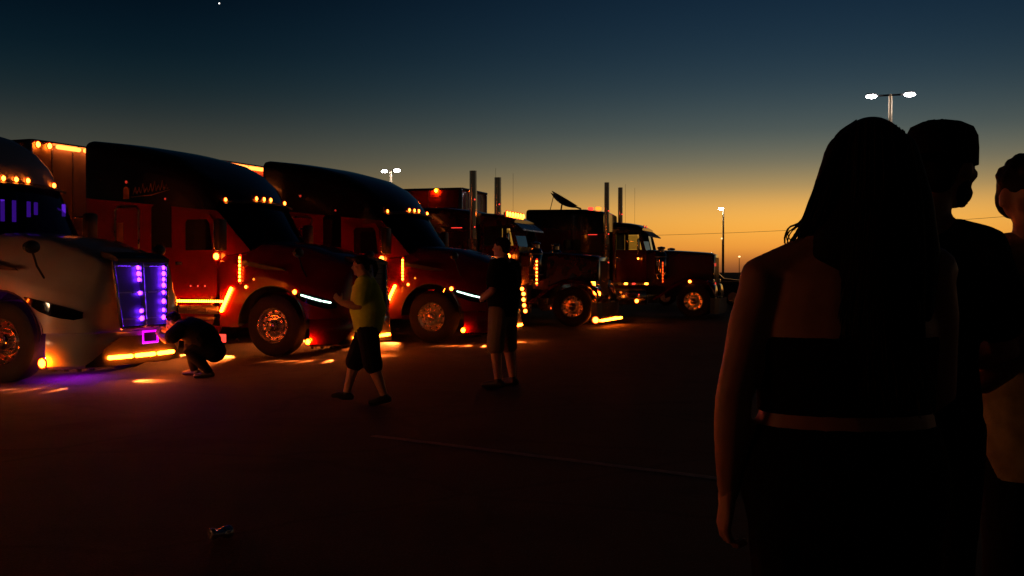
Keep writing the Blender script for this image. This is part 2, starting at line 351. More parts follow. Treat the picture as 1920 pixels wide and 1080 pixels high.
def aero_truck(P, label, paint, grille='dark', name='semi_truck', lettering=True, plate=False, drl='drl_white', beams=0, head=HEAD):
    t_ = truck_root(name, label, *P, head)
    # chassis
    ch = MB()
    for s in (-1, 1): ch.box(-7.0, .9, s * .43 - .05, s * .43 + .05, .72, .98)
    for x in (-6.9, -5.6, -4.4, -2.8, -1.2, .1, .8): ch.box(x - .05, x + .05, -.38, .38, .76, .92)
    ch.box(-.08, .08, -.95, .95, .42, .56); ch.box(-5.2, -5.0, -.9, .9, .44, .6); ch.box(-6.5, -6.3, -.9, .9, .44, .6)
    ch.build('chassis', 'chassis', t_)
    MB().prism([(-6.6, .98), (-6.2, 1.12), (-5.0, 1.12), (-4.7, .98)], -.45, .45).build('fifth_wheel_plate', 'chassis', t_)
    for s in (-1, 1):
        wheel(t_, 0, s * 1.05, s)
        for x in (-5.1, -6.4): wheel(t_, x, s * 1.05, s, False); wheel(t_, x, s * .72, s, False)
    # cab and sleeper shell
    S = [(-.36, .90, 1.25, 1.93, .18, .30), (-1.0, 1.10, 1.02, 2.68, .22, .22), (-1.06, 1.12, .52, 2.76, .24, .20), (-1.3, 1.16, .50, 3.02, .26, .14), (-1.6, 1.18, .50, 3.24, .28, .08),
         (-2.05, 1.2, .50, 3.45, .28, .03), (-2.7, 1.2, .50, 3.62, .26, 0), (-3.4, 1.2, .50, 3.74, .24, 0), (-3.9, 1.2, .50, 3.80, .16, 0), (-4.0, 1.18, .52, 3.79, .16, 0)]
    secs = [rsec(*a) for a in S]; n = len(secs[0])
    shell = MB(); i0, i1 = 3, n - 4     # roof strip of the first bay is the windscreen
    shell.grid([secs[0][:i0 + 1], secs[1][:i0 + 1]]); shell.grid([secs[0][i1:], secs[1][i1:]])
    shell.grid(secs[1:])
    o0 = len(shell.v); shell.add(secs[-1], [tuple(range(n))])
    cab = shell.build('cab_shell', paint, t_)
    ws = MB().grid([[tuple(Vector(a).lerp(Vector(b_), q)) for a, b_ in zip(secs[0][i0:i1 + 1], secs[1][i0:i1 + 1])] for q in (0, .33, .66, 1)])
    wso = ws.build('windshield', 'tint_glass', t_)
    MB().box(-.99, -.97, -.02, .02, 1.9, 2.6).box(-.6, -.58, -.9, .9, 1.7, 1.72).build('wiper', 'black_plastic', wso)
    inn = MB().box(-1.95, -1.9, -1.05, 1.05, 1.0, 2.9).box(-1.9, -.75, -.9, .9, 1.05, 1.6).box(-.75, -.55, -.8, .8, 1.3, 1.75, .04)
    for s in (-.5, .5): inn.box(-1.75, -1.6, s - .25, s + .25, 1.5, 2.25, .05)
    inn.build('interior', 'interior', t_)
    # hood with fenders and wheel arches
    def Yx(x): 
        if x <= .35: return 1.215
        q = min(1, (x - .35) / .83); return .50 + .715 * (1 - q ** 2.3) ** (1 / 2.3)
    def zb(x):
        d = abs(x)
        if d < .66: return .54 + math.sqrt(.66 ** 2 - d * d) * .98
        return .64 if x > 0 else .48
    zt = [(-.9, 1.86), (-.5, 1.95), (.2, 1.88), (.7, 1.74), (1.0, 1.62), (1.18, 1.52)]
    zs = [(-1.05, 1.62), (-.3, 1.48), (.3, 1.32), (.8, 1.18), (1.18, 1.06)]
    xs = [-1.05, -.95, -.8, -.70, -.661, -.655, -.63, -.58, -.5, -.4, -.28, -.14, 0, .14, .28, .4, .5, .58, .63, .655, .661, .70, .78, .86, .94, 1.0, 1.06, 1.11, 1.15, 1.18]
    secs2 = []
    for x in xs:
        Y = Yx(x); b0 = zb(x); sh = max(b0 + .03, interp(x, zs)); top = interp(x, zt); wh = min(Y, .78 - .12 * (x + 1) / 2.2)
        half = [(Y, b0), (Y, (b0 * .5 + sh * .5)), (Y * .995, sh - .03), (Y * .965, sh + .02), (Y * .55 + wh * .45, sh * .55 + top * .45), (wh, top - .05), (wh * .88, top - .005), (wh * .45, top + .02)]
        full = [(-y, z) for y, z in half] + [(0, top + .03)] + [(y, z) for y, z in reversed(half)]
        secs2.append([(x, y, z) for y, z in full])
    hood = MB().grid(secs2); nn = len(secs2[0]); hood.add(secs2[-1], [tuple(range(nn))])
    ho = hood.build('hood', paint, t_, sharp=42)
    for s in (-1, 1):     # arch lips and dark liners
        pts = [(.66 * math.cos(a), s * 1.222, .54 + .66 * math.sin(a) * .98) for a in [math.pi * i / 18 for i in range(19)]]
        MB().tube(pts, .012, 6).build('arch_lip', 'black_plastic', t_)
        li = []
        for a in [math.pi * i / 14 for i in range(15)]:
            x, z = .69 * math.cos(a), .54 + .69 * math.sin(a); li.append([(x, s * 1.19, z), (x, s * .78, z)])
        MB().grid(li).build('arch_liner', 'black_plastic', t_)
        # hood seam trim and vent slash
        MB().prism([(-.55, 1.62), (.25, 1.47), (.28, 1.44), (-.1, 1.46), (-.6, 1.55)], s * 1.19, s * 1.225).build('hood_vent', 'black_plastic', t_)
    # bumper
    rows = []
    for z, ins in ((.18, .10), (.22, .03), (.40, 0), (.58, .01), (.635, .03)):
        pl = [(x, -max(.02, Yx(x) * 1.005 - ins)) for x in (.68, .78, .86, .94, 1.0, 1.06, 1.11, 1.15, 1.18)] + [(1.20 - ins, -.36), (1.215 - ins, 0)]
        pl = pl + [(x, -y) for x, y in reversed(pl[:-1])]
        rows.append([(x + .03 - ins * .5, y, z) for x, y in pl])
    bm_ = MB().grid(rows); bo = bm_.build('bumper', paint, t_)
    iy = [-.92, -.84, -.72, -.6, -.4, -.2, 0, .2, .4, .6, .72, .84, .92]
    def bxo(y):
        best = min((abs(Yx(x) * 1.005 - abs(y)), x) for x in [.7 + .01 * i for i in range(49)])[1]
        return best + .045 if abs(y) > .5 else 1.262 - .05 * (abs(y) / .5) ** 2
    MB().grid([[(bxo(y), y, z0 + (z1 - z0) * q) for q in (0, .5, 1)] for y, z0, z1 in [(y, .20, max(.23, .575 - .36 * max(0, abs(y) - .5) / .42)) for y in iy]]).build('bumper_intake', 'black_plastic', bo)
    # grille
    def gq(u, z): return (1.185 + .06 * (1 - (z - .7) / .85), u * (.42 + .09 * (z - .7) / .85), z)
    g = MB().grid([[gq(u, z) for u in (-1, -.5, 0, .5, 1)] for z in (.70, .98, 1.27, 1.55)])
    go = g.build('grille', 'grille_back', t_)
    fr_ = MB()
    P4 = [gq(-1.03, .69), gq(1.03, .69), gq(1.03, 1.0), gq(1.03, 1.56), gq(0, 1.62), gq(-1.03, 1.56), gq(-1.03, .69)]
    fr_.tube([(p[0] + .02, p[1], p[2]) for p in P4], .028, 8).build('grille_surround', 'chrome', go)
    MB().tube([(gq(0, z)[0] + .03, 0, z) for z in (.72, 1.58)], .035, 8).build('grille_divider', 'chrome_dull', go)
    for k in range(9 if grille != 'purple' else 3):
        z = (.76 + k * .09) if grille != 'purple' else .80 + k * .35
        MB().box(gq(0, z)[0] + .012, gq(0, z)[0] + .03, gq(-.95, z)[1], gq(.95, z)[1], z - .008, z + .008).build('grille_slat', 'black_plastic' if grille != 'purple' else 'chrome_dull', go)
    MB().prism([(.98, 1.60), (1.16, 1.58), (1.27, 1.55), (1.27, 1.60), (1.15, 1.66), (.98, 1.69)], -.50, .50).build('hood_deflector', 'black_plastic', t_)
    if grille == 'purple':
        for s in (-1, 1):
            for k, z in enumerate((.80, .90, 1.02, 1.14, 1.24, 1.32, 1.40, 1.48)):
                if s < 0 and k in (2, 4): continue
                q = gq(.88 if s > 0 else -.14, z)
                lamp(t_, (q[0] + .035, q[1], z), .028 if k % 2 else .034, 'x', 'purple_led', 'grille_lamp', False)
            bar_lamp(t_, (gq(0, 1.47)[0] + .02, s * .30 - .14, 1.50), (gq(0, 1.47)[0] + .02, s * .30 + .10, 1.50), .008, 'purple_led', 'grille_light_bar')
    # headlights
    for s in (-1, 1):
        cols = [(.40, 1.10, 1.085), (.50, 1.085, .99), (.62, 1.06, .92), (.75, 1.03, .865), (.88, .99, .83), (1.0, .94, .81), (1.07, .90, .83)]
        rr = [[(x + .012, s * (Yx(x) + .014), a * (1 - q) + b_ * q) for q in (0, .5, 1)] for x, a, b_ in cols]
        hl = MB().grid(rr).build('headlight', 'dark_glass', t_)
        if grille != 'purple':
            d = MB()
            for a, b_ in ((.56, .66), (.67, .77), (.78, .88), (.90, 1.0)):
                za, zb2 = interp(a, [(.4, 1.075), (1.07, .90)]), interp(b_, [(.4, 1.075), (1.07, .90)])
                d.tube([(a + .03, s * (Yx(a) + .025), za), (b_ + .02, s * (Yx(b_) + .025), zb2)], .016, 6)
            d.build('daytime_lamp', drl, hl)
            if beams:
                li = bpy.data.lights.new('headlight_beam', 'SPOT'); li.energy = beams; li.color = (1, .40, .13); li.spot_size = R(84); li.spot_blend = 1; li.shadow_soft_size = .08
                lo = bpy.data.objects.new('headlight_beam', li); COL.objects.link(lo); lo.parent = hl; lo.location = (1.10, s * .92, .93); lo.rotation_euler = Vector((1, 0, -.02)).to_track_quat('-Z', 'Y').to_euler()
            lamp(t_, (.46, s * 1.225, 1.09) if s < 0 else (.46, s * 1.2, 1.09), .03, 'y', 'amber_lamp', 'turn_lamp')
        else:
            MB().tube([(x + .02, s * (Yx(x) + .018), a) for x, a, b_ in cols], .008, 6).build('headlight_trim', 'chrome', hl)
    # lower corner lamps, bumper light bars
    lamp(t_, (.72, -1.235, .27), .055 if grille == 'purple' else .042, 'y', 'amber_hot', 'corner_lamp')
    lamp(t_, (.72, 1.15, .27), .042, 'y', 'amber_hot', 'corner_lamp')
    xb = 1.25
    for a, b_ in ((-.62, -.27), (-.17, .17), (.27, .62)):
        bx = lambda y: 1.285 - .30 * max(0, abs(y) - .2) ** 2
        bar_lamp(t_, (bx(a), a, .31), (bx(b_), b_, .31), .026, 'amber_strip', 'bumper_light_bar')
    # narrow downlights streak the asphalt; wide spots are added to brighten the ground
    beamsets = [(.62, 96, .15, 8, 1.9), (.78, 90, .15, 8, 1.9), (.92, 82, .15, 8, 1.9), (1.04, 70, .15, 8, 1.7), (-.88, 84, .24, 60, 1.8), (-1.7, 95, .27, 60, 2.2), (-2.8, 90, .27, 60, 2.2), (1.18, 8, .22, 60, 1.4)]
    for x, ang, z, cone, gain in beamsets:
        yl = -(Yx(x) - .20) if x < 1.1 else -.25
        a = R(ang); dx, dy = math.cos(a), -math.sin(a)
        o = MB().box(x - dx * .05 - .025, x - dx * .05 + .025, yl - dy * .05 - .025, yl - dy * .05 + .025, z - .015, z + .025, .006).build('under_spot', 'chassis', t_)
        li = bpy.data.lights.new('under_beam', 'SPOT'); li.energy = SPOT_W * gain * random.uniform(.6, 1.15); li.color = (1, .17, .025); li.spot_size = R(cone); li.spot_blend = .9; li.shadow_soft_size = .010
        lo = bpy.data.objects.new('under_beam', li); COL.objects.link(lo); lo.parent = o
        lo.location = (x + dx * .02, yl + dy * .02, z); lo.rotation_euler = Vector((dx, dy, -.17 if cone < 20 else -.42)).to_track_quat('-Z', 'Y').to_euler()
    # doors, windows
    for s in (-1, 1):
        y = s * 1.2
        q = lambda a: (min(a, .0), )
        door = MB().prism([(-1.12, 1.0), (-1.12, 1.78), (-1.18, 2.30), (-1.26, 2.42), (-2.0, 2.42), (-2.06, 2.36), (-2.06, 1.0)], y - s * .02, y + s * .012).build('door', paint, t_)
        MB().prism([(-1.20, 1.80), (-1.26, 2.26), (-1.32, 2.33), (-1.72, 2.33), (-1.76, 2.28), (-1.76, 1.80)], y + s * .010, y + s * .020).build('door_window', 'dark_glass', door)
        MB().box(-1.98, -1.84, y + s * .012 - .01, y + s * .012 + .025, 1.55, 1.60, .006).build('door_handle', 'chrome', door)
        MB().prism([(-2.5, 1.85), (-2.5, 2.55), (-2.45, 2.6), (-2.12, 2.6), (-2.07, 2.55), (-2.07, 1.85)], y - s * .005, y + s * .014).build('sleeper_window', 'dark_glass', t_)
        # sleeper hatch with bright frame
        fpts = [(-3.3, y + s * .012, 1.75), (-3.3, y + s * .012, 2.52), (-3.24, y + s * .012, 2.58), (-2.84, y + s * .012, 2.58), (-2.78, y + s * .012, 2.52), (-2.78, y + s * .012, 1.75), (-3.3, y + s * .012, 1.75)]
        h = MB().prism([(-3.28, 1.76), (-3.28, 2.54), (-2.80, 2.54), (-2.80, 1.76)], y - s * .004, y + s * .006).build('sleeper_hatch', paint, t_)
        MB().tube(fpts, .018, 6).build('hatch_frame', 'chrome_dull', h)
        MB().box(-3.27, -3.13, y + s * .006 - .004, y + s * .006 + .004, 1.78, 2.3, .003).build('hatch_panel', 'gold_paint', h)
        # lower tool box door and step skirts
        MB().box(-3.1, -2.55, y - .012, y + .012, 1.0, 1.38, .01).build('tool_door', paint, t_)
        MB().prism([(-1.10, .34), (-1.0, .50), (-4.0, .50), (-3.95, .34)], y - .03 * 1, y + .0).build('side_skirt', paint, t_)
        sk = MB().box(-2.2, -1.08, y - .03, y + .03, .70, .84, .012).build('running_board', 'chrome_dull', t_)
        for zz in (.42, .60): MB().box(-1.75, -1.15, y + s * .012 - .012, y + s * .012 + .012, zz, zz + .05, .006).build('cab_step', 'chrome_dull', t_)
        # mirrors
        mo = MB().box(-.98, -.86, s * 1.36 - .11, s * 1.36 + .11, 1.78, 2.32, .035).build('door_mirror', 'black_plastic', t_)
        MB().tube([(-1.0, s * 1.14, 2.25), (-.94, s * 1.34, 2.27)], .014, 6).build('mirror_arm', 'chrome', mo)
        MB().tube([(-1.0, s * 1.14, 1.85), (-.94, s * 1.34, 1.83)], .014, 6).build('mirror_arm', 'chrome', mo)
        MB().box(-1.0, -.985, s * 1.36 - .09, s * 1.36 + .09, 1.82, 2.28, .004).build('mirror_glass', 'chrome', mo)
        hm = MB().ell((.52, s * 1.20, 1.74), (.06, .13, .085)).build('hood_mirror', 'black_plastic', t_)
        MB().tube([(.62, s * 1.02, 1.24), (.56, s * 1.16, 1.5), (.53, s * 1.2, 1.68)], .014, 6).build('mirror_stalk', 'black_plastic', hm)
        MB().ell((.475, s * 1.20, 1.74), (.02, .11, .07)).build('mirror_glass', 'chrome', hm)
        # lights down the side
        beads(t_, (-2.2, s * 1.245, .92), (-.98, s * 1.245, .92), 27, .022)
        bar_lamp(t_, (-1.0, s * 1.24, .76), (-.80, s * 1.24, 1.14), .026)
        beads(t_, (-.62, s * 1.245, 1.28), (-.62, s * 1.245, 1.66), 7, .021)
        lamp(t_, (-1.10, s * 1.235 if s < 0 else s * 1.2, 1.69), .045, 'y', 'amber_lamp', 'door_lamp')
        lamp(t_, (-.50, s * 1.235 if s < 0 else s * 1.2, 1.17), .02, 'y', 'amber_lamp')
        lamp(t_, (-.34, s * 1.235 if s < 0 else s * 1.2, 1.30), .018, 'y', 'amber_dim')
        MB().box(-1.06, -.92, s * 1.225 - .01, s * 1.225 + .01, .22, .36, .006).build('skirt_lamp', 'red_lamp', t_)  # small red lamp at the bottom of the skirt
        lamp(t_, (-3.05, s * 1.21, 3.02), .025, 'y', 'red_dim'); lamp(t_, (-2.2, s * 1.21, 2.70), .02, 'y', 'red_dim')
        for xx in (-1.35, -1.5, -1.65): lamp(t_, (xx, s * 1.225, 1.18), .014, 'y', 'red_lamp', bezel=False)
        # exhaust fairing grab rail behind the sleeper
        MB().tube([(-4.03, s * 1.0, 1.2), (-4.06, s * 1.0, 1.3), (-4.06, s * 1.0, 2.6), (-4.03, s * 1.0, 2.7)], .016, 6).build('grab_rail', 'chrome', t_)
        # side fuel tank hidden behind the skirt
        MB().lathe([(-3.5, .001), (-3.5, .28), (-2.1, .28), (-2.1, .001)], (0, s * .82, .66), 'x', 18, cap=False).build('fuel_tank', 'chrome_dull', t_)
    # roof markers over the windscreen
    for y in (-.95, -.22, 0, .22, .80):
        x = -1.02 - .18 * (abs(y) / 1.1) ** 2; z = 2.735 - .10 * max(0, abs(y) - .7) / .4
        lamp(t_, (x + .03, y, z), .028, 'x', 'amber_lamp', 'roof_marker_lamp')
    # visor lip
    MB().grid([[(-1.0 - .2 * (y / 1.05) ** 2 + dx, y, 2.70 + dz - .12 * max(0, abs(y) - .7)) for y in [-1.0 + .2 * i for i in range(11)]] for dx, dz in ((0, 0), (.14, -.04), (.14, -.07), (0, -.03))]).build('sun_visor', 'black_plastic', t_)
    if lettering:
        lt = MB(); x = -3.05
        rnd = random.Random(3)
        lt.prism([(-3.12, 2.72), (-3.12, 2.90), (-3.06, 2.96), (-2.98, 2.90), (-3.0, 2.72)], -1.212, -1.203)
        for k in range(9):
            x = -2.9 + k * .085; base = 2.80 + k * .008; h = (.12, .10, .16, .09, .14, .17, .10, .16, .09)[k]
            lt.tube([(x, -1.21, base), (x + .05, -1.21, base + h), (x + .075, -1.21, base + .01), (x + .10, -1.21, base + h * .45)], [.006, .012, .009, .004], 5)
        lt.tube([(-2.95, -1.21, 2.75), (-2.5, -1.21, 2.775), (-2.1, -1.21, 2.86)], [.004, .008, .003], 5)
        lt.build('sleeper_lettering', 'gold_paint', t_)
    if plate:
        p = MB().tube([(1.262, -.02, .47), (1.262, .27, .47), (1.262, .27, .62), (1.262, -.02, .62), (1.262, -.02, .47)], .017, 6).build('plate_neon_frame', 'magenta_neon', t_)
        MB().box(1.24, 1.252, .0, .25, .48, .61, .003).build('licence_plate', 'chassis', p)
        ul = MB().box(.15, .55, -.75, .1, .25, .28, .008).build('underglow_lamp', 'purple_under', t_)
        for x0, y0, h in ((-.80, -.42, .30), (-.80, -.22, .30), (-.80, .04, .22), (-.85, .22, .18), (-.82, .72, .18)):
            MB().box(x0 - .01, x0 + .01, y0 - .03, y0 + .03, 2.42 - h, 2.42, .004).build('cab_light_strip', 'purple_soft', t_)
    return t_

SPOT_W = 1000; BEAM_W = 230
# ------------------------------------------------------------------ classic long-nose tractor
HEAD2 = R(-17)
def squeeze(t_, x0=-1.1, x1=-2.56, k=.78):
    done = set()
    for o in t_.children_recursive:
        n_ = o.name.split('.')[0]
        if n_ in CABPARTS:
            if o.data.users > 1: o.location.x = x1 + (o.location.x - x1) * k
            elif o.location.length < 1e-6:
                for v in o.data.vertices:
                    if v.co.x > x1: v.co.x = x1 + (v.co.x - x1) * k
CABPARTS = {'cab_shell', 'cab_roof', 'windshield', 'windshield_divider', 'sun_visor', 'door', 'door_handle', 'door_window', 'roof_marker_lamp', 'lamp_housing', 'interior', 'door_mirror', 'mirror_arm', 'mirror_lamp'}
def classic_truck(P, label, paint, sleeper_len=2.1, sleeper_top=3.15, hood_top=1.92, stack_top=4.15, stack_r=.10, dish=False, lit=1, head=HEAD2):
    t_ = truck_root('semi_truck', label, *P, head)
    xb = -2.55; xs0 = -2.62 - .22; xs1 = xs0 - sleeper_len
    ch = MB(); end = xs1 - 3.0
    for s in (-1, 1): ch.box(end, .62, s * .43 - .05, s * .43 + .05, .72, .98)
    for x in (end + .1, end + 1.2, xs1, -2.6, -1.2, .1, .5): ch.box(x - .05, x + .05, -.38, .38, .76, .92)
    ch.box(-.08, .08, -.95, .95, .42, .56); ch.build('chassis', 'chassis', t_)
    a1, a2 = xs1 - 1.0, xs1 - 2.3
    MB().prism([(a2, .98), (a2 + .3, 1.12), (a1 - .1, 1.12), (a1 + .2, .98)], -.45, .45).build('fifth_wheel_plate', 'chassis', t_)
    for s in (-1, 1):
        wheel(t_, 0, s * 1.05, s)
        for x in (a1, a2): wheel(t_, x, s * 1.05, s, False); wheel(t_, x, s * .72, s, False)
        # drive fenders
        pts = [(.62 * math.cos(a) + a1, .54 + .62 * math.sin(a)) for a in [math.pi * i / 10 for i in range(11)]]
        MB().grid([[(x, s * .62, z), (x, s * 1.22, z)] for x, z in pts]).build('drive_fender', 'chrome_dull', t_)
    # hood: tapering box
    hs = []
    for x, w, zb, z in ((-1.52, .84, 1.0, hood_top + .03), (-.6, .74, .95, hood_top), (0, .66, .95, hood_top - .04), (.45, .59, .9, hood_top - .08), (.52, .575, .9, hood_top - .11)):
        hs.append(rsec(x, w, zb, z, .10))
    hm = MB().grid(hs); hm.add(hs[-1], [tuple(range(len(hs[0])))]); hm.build('hood', paint, t_)
    MB().box(.52, .58, -.56, .56, .72, hood_top - .1, .03).build('grille_surround', 'chrome', t_)
    go = MB().box(.58, .586, -.46, .46, .80, hood_top - .2).build('grille', 'black_plastic', t_)
    for k in range(11):
        y = -.42 + k * .084
        MB().box(.586, .60, y - .008, y + .008, .82, hood_top - .22).build('grille_bar', 'chrome', go)
    # front fenders: swept over the wheel
    for s in (-1, 1):
        rows = []
        prof = [(.66, .62), (.68, .80), (.64, .98), (.5, 1.14), (.28, 1.22), (0, 1.25), (-.3, 1.21), (-.55, 1.10), (-.8, .92), (-1.05, .74), (-1.25, .66)]
        for x, z in prof:
            rows.append([(x, s * .55, z + .02), (x, s * .85, z + .03), (x, s * 1.08, z + .015), (x, s * 1.2, z - .04), (x, s * 1.225, z - .12)])
        MB().grid(rows).build('fender', paint, t_)
        rows = [[(.66 * math.cos(a), s * 1.16, .56 + .62 * math.sin(a)), (.66 * math.cos(a), s * .6, .56 + .62 * math.sin(a))] for a in [math.pi * i / 12 for i in range(13)]]
        MB().grid(rows).build('arch_liner', 'black_plastic', t_)
        # headlamp pod
        hp = MB().box(.38, .60, s * .86 - .13, s * .86 + .17, .98, 1.20, .03).build('headlight', 'chrome', t_)
        MB().box(.60, .608, s * .86 - .10, s * .86 + .03, 1.01, 1.17, .003).build('headlight_lens', 'dark_glass', hp)
        if s < 0 and lit == 1:
            MB().box(.44, .58, s * 1.035 - .012, s * 1.035 + .004, 1.06, 1.17, .004).build('turn_lens', 'amber_lamp', hp)
            lamp(t_, (.60, -1.06, .90), .055, 'y', 'amber_lamp', 'signal_lamp'); lamp(t_, (.66, -.95, .86), .05, 'x', 'amber_lamp', 'signal_lamp')
        # air cleaner
        ac = MB().lathe([(1.18, .03), (1.2, .15), (1.26, .185), (1.95, .185), (2.02, .15), (2.05, .10), (2.14, .10), (2.16, .13), (2.20, .12), (2.22, .02)], (-1.02, s * 1.02, 0), 'z', 24).build('air_cleaner', 'chrome', t_)
        for z in (1.34, 1.88): MB().lathe([(z, .19), (z + .03, .19)], (-1.02, s * 1.02, 0), 'z', 24).build('cleaner_band', 'chrome_dull', ac)
        if lit >= 1:
            beads(t_, (-.94, s * 1.225, 1.13), (-.94, s * 1.225, 1.70), 7, .024 if lit == 1 else .014, 'amber_lamp' if lit == 1 else 'amber_dim')
        # doors, windows
        y = s * 1.02
        door = MB().prism([(-1.32, 1.10), (-1.32, 2.12), (-2.50, 2.12), (-2.50, 1.10)], y - .015, y + .015).build('door', paint, t_)
        MB().box(-2.42, -2.28, y + s * .02 - .012, y + s * .02 + .012, 1.85, 1.90, .006).build('door_handle', 'chrome', door)
        MB().prism([(-1.44, 2.14), (-1.56, 2.62), (-2.42, 2.62), (-2.44, 2.14)], y - .004, y + .004).build('door_window', 'clear_glass', door)
        MB().tube([(-2.46, y + s * .05, 1.25), (-2.46, y + s * .08, 1.3), (-2.46, y + s * .08, 2.4), (-2.46, y + s * .05, 2.45)], .014, 6).build('grab_rail', 'chrome', t_)
        mo = MB().box(-1.48, -1.42, s * 1.28 - .09, s * 1.28 + .09, 1.95, 2.45, .02).build('door_mirror', 'chrome', t_)
        MB().tube([(-1.42, y, 2.5), (-1.44, s * 1.28, 2.48), (-1.44, s * 1.28, 1.9), (-1.42, y, 1.88)], .013, 6).build('mirror_arm', 'chrome', mo)
        lamp(t_, (-1.45, s * 1.30, 1.84), .05 if lit == 1 else .02, 'y', 'amber_lamp', 'mirror_lamp')
        # tanks, steps, battery box
        MB().lathe([(-4.0, .001), (-4.0, .26), (-3.96, .32), (-2.62, .32), (-2.58, .26), (-2.58, .001)], (0, s * .88, .62), 'x', 24, cap=False).build('fuel_tank', 'chrome', t_)
        st = MB().box(-2.5, -1.45, s * 1.0 - .19, s * 1.0 + .19, .40, .86, .03).build('battery_box', 'chrome', t_)
        MB().box(-2.48, -1.47, s * 1.2 - .06, s * 1.2 + .02, .86, .90, .01).build('step_tread', 'chrome_dull', st)
        MB().box(-2.48, -1.47, s * 1.2 - .06, s * 1.2 + .02, .58, .62, .01).build('step_tread', 'chrome_dull', st)
        if 1:
            if lit == 1:
                for k, (x, z) in enumerate(((-1.34, .98), (-1.30, .85), (-1.30, .70), (-1.28, .55), (-1.25, .40))): lamp(t_, (x, s * 1.215, z), .038, 'y', 'amber_lamp', 'step_lamp')
                MB().box(-1.42, -1.2, s * 1.0 - .2, s * 1.0 + .2, .34, 1.08, .02).build('step_panel', 'chrome_dull', t_)
            else:
                for x in (-2.1, -1.85, -1.45): MB().box(x - .05, x + .05, s * 1.2225 - .0125, s * 1.2225 + .0125, 1.03, 1.08, .008).build('step_lamp', 'amber_lamp' if x != -1.85 else 'red_lamp', t_)
                MB().box(-2.5, -1.35, s * 1.055 - .155, s * 1.055 + .155, 1.0, 1.10, .02).build('step_panel', 'chrome_dull', t_)
                lamp(t_, (-1.75, s * 1.24, .52), .045, 'y', 'amber_lamp', 'step_lamp'); lamp(t_, (-1.68, s * 1.24, .72), .018, 'y', 'red_lamp', 'step_lamp')
        # exhaust stack
        prof = [(.95, stack_r * 1.0), (1.3, stack_r * 1.5), (1.4, stack_r * 1.6), (2.35, stack_r * 1.6), (2.45, stack_r), (stack_top, stack_r), (stack_top - .005, stack_r * .8), (stack_top - .3, stack_r * .8)]
        prof = [(.95, stack_r), (1.8, stack_r), (stack_top, stack_r), (stack_top, stack_r * .82), (stack_top - .4, stack_r * .82)]
        ex = MB().lathe(prof, (-2.74, s * 1.08, 0), 'z', 20).build('exhaust_stack', 'chrome', t_)
        MB().lathe([(1.2, stack_r * 1.25), (2.3, stack_r * 1.25)], (-2.74, s * 1.08, 0), 'z', 20, cap=False).build('heat_shield', 'chrome_dull', ex)
        for z in (1.5, 2.6): MB().box(-2.78, -2.70, s * .98 - .06, s * .98 + .06, z, z + .04, .005).build('stack_bracket', 'chrome', ex)
        for z in (1.72, 2.62, 3.35): lamp(t_, (-2.66, s * 1.08 - stack_r * 1.05, z), .018, 'y', 'red_lamp', 'stack_lamp')
        # sleeper side windows
        MB().prism([(xs0 - .75, 2.12), (xs0 - .75, 2.46), (xs0 - 1.3, 2.46), (xs0 - 1.3, 2.12)], s * 1.12 - .004, s * 1.12 + .012).build('sleeper_window', 'dark_glass', t_)
        MB().tube([(xs0 - .2, s * 1.13, 2.62), (xs0 - .75, s * 1.13, 2.62)], .012, 6).build('sleeper_trim', 'chrome', t_)
        MB().box(xs0 - .5, xs0 - .2, s * 1.125 - .012, s * 1.125 + .012, 2.60, 2.63, .004).build('trim_lamp', 'red_lamp', t_)
        MB().box(xs1 + .1, xs0 - .1, s * 1.125 - .006, s * 1.125 + .006, 1.93, 2.03, .003).build('trim_stripe', 'black_plastic', t_)
    # cab: lower shell, pillars, roof
    cb = MB()
    cb.box(-2.55, -1.2, -1.0, 1.0, .92, 1.1); cb.box(-1.24, -1.18, -1.0, 1.0, 1.1, 2.10); cb.box(-2.56, -2.50, -1.0, 1.0, 1.1, 2.12)
    for s in (-1, 1):
        cb.prism([(-1.20, 2.10), (-1.36, 2.10), (-1.52, 2.66), (-1.40, 2.66)], s * 1.0 - .035, s * 1.0 + .015)
        cb.box(-2.56, -2.42, s * 1.0 - .035, s * 1.0 + .015, 2.10, 2.66)
        cb.box(-1.96, -1.92, s * 1.0 - .02, s * 1.0 + .01, 2.12, 2.66)
        cb.box(-1.32, -1.2, s * .98 - .02, s * .98 + .02, 1.0, 2.12)
    cb.build('cab_shell', paint, t_)
    rf = [rsec(x, w, zb, z, rc) for x, w, zb, z, rc in ((-1.36, .97, 2.66, 2.80, .10), (-1.6, 1.0, 2.66, 2.90, .12), (-2.0, 1.01, 2.66, 2.96, .13), (-2.56, 1.01, 2.66, 3.0, .14))]
    rm = MB().grid(rf); rm.add(rf[0], [tuple(range(len(rf[0])))]); rm.add(rf[-1], [tuple(range(len(rf[0])))]); rm.build('cab_roof', paint, t_)
    for s in (-1, 1):
        MB().add([(-1.22, s * .02, 2.10), (-1.27, s * .97, 2.10), (-1.44, s * .95, 2.66), (-1.38, s * .02, 2.66)], [(0, 1, 2, 3)]).build('windshield', 'clear_glass', t_)
    MB().box(-1.42, -1.20, -.02, .02, 2.10, 2.14).tube([(-1.22, 0, 2.10), (-1.38, 0, 2.66)], .02, 6).build('windshield_divider', 'black_plastic', t_)
    vz = 2.70
    MB().grid([[(-1.40 + dx, y, vz + dz) for y in (-1.02, -.5, 0, .5, 1.02)] for dx, dz in ((0, .06), (.36, -.14), (.37, -.18), (0, .0))]).build('sun_visor', 'chrome_dull' if lit == 1 else 'black_plastic', t_)
    inn = MB().box(-1.5, -1.26, -.95, .95, 1.5, 2.02, .05)
    for s in (-.5, .5): inn.box(-2.45, -2.3, s - .25, s + .25, 1.4, 2.10, .05).box(-2.4, -1.9, s - .25, s + .25, 1.3, 1.45, .05)
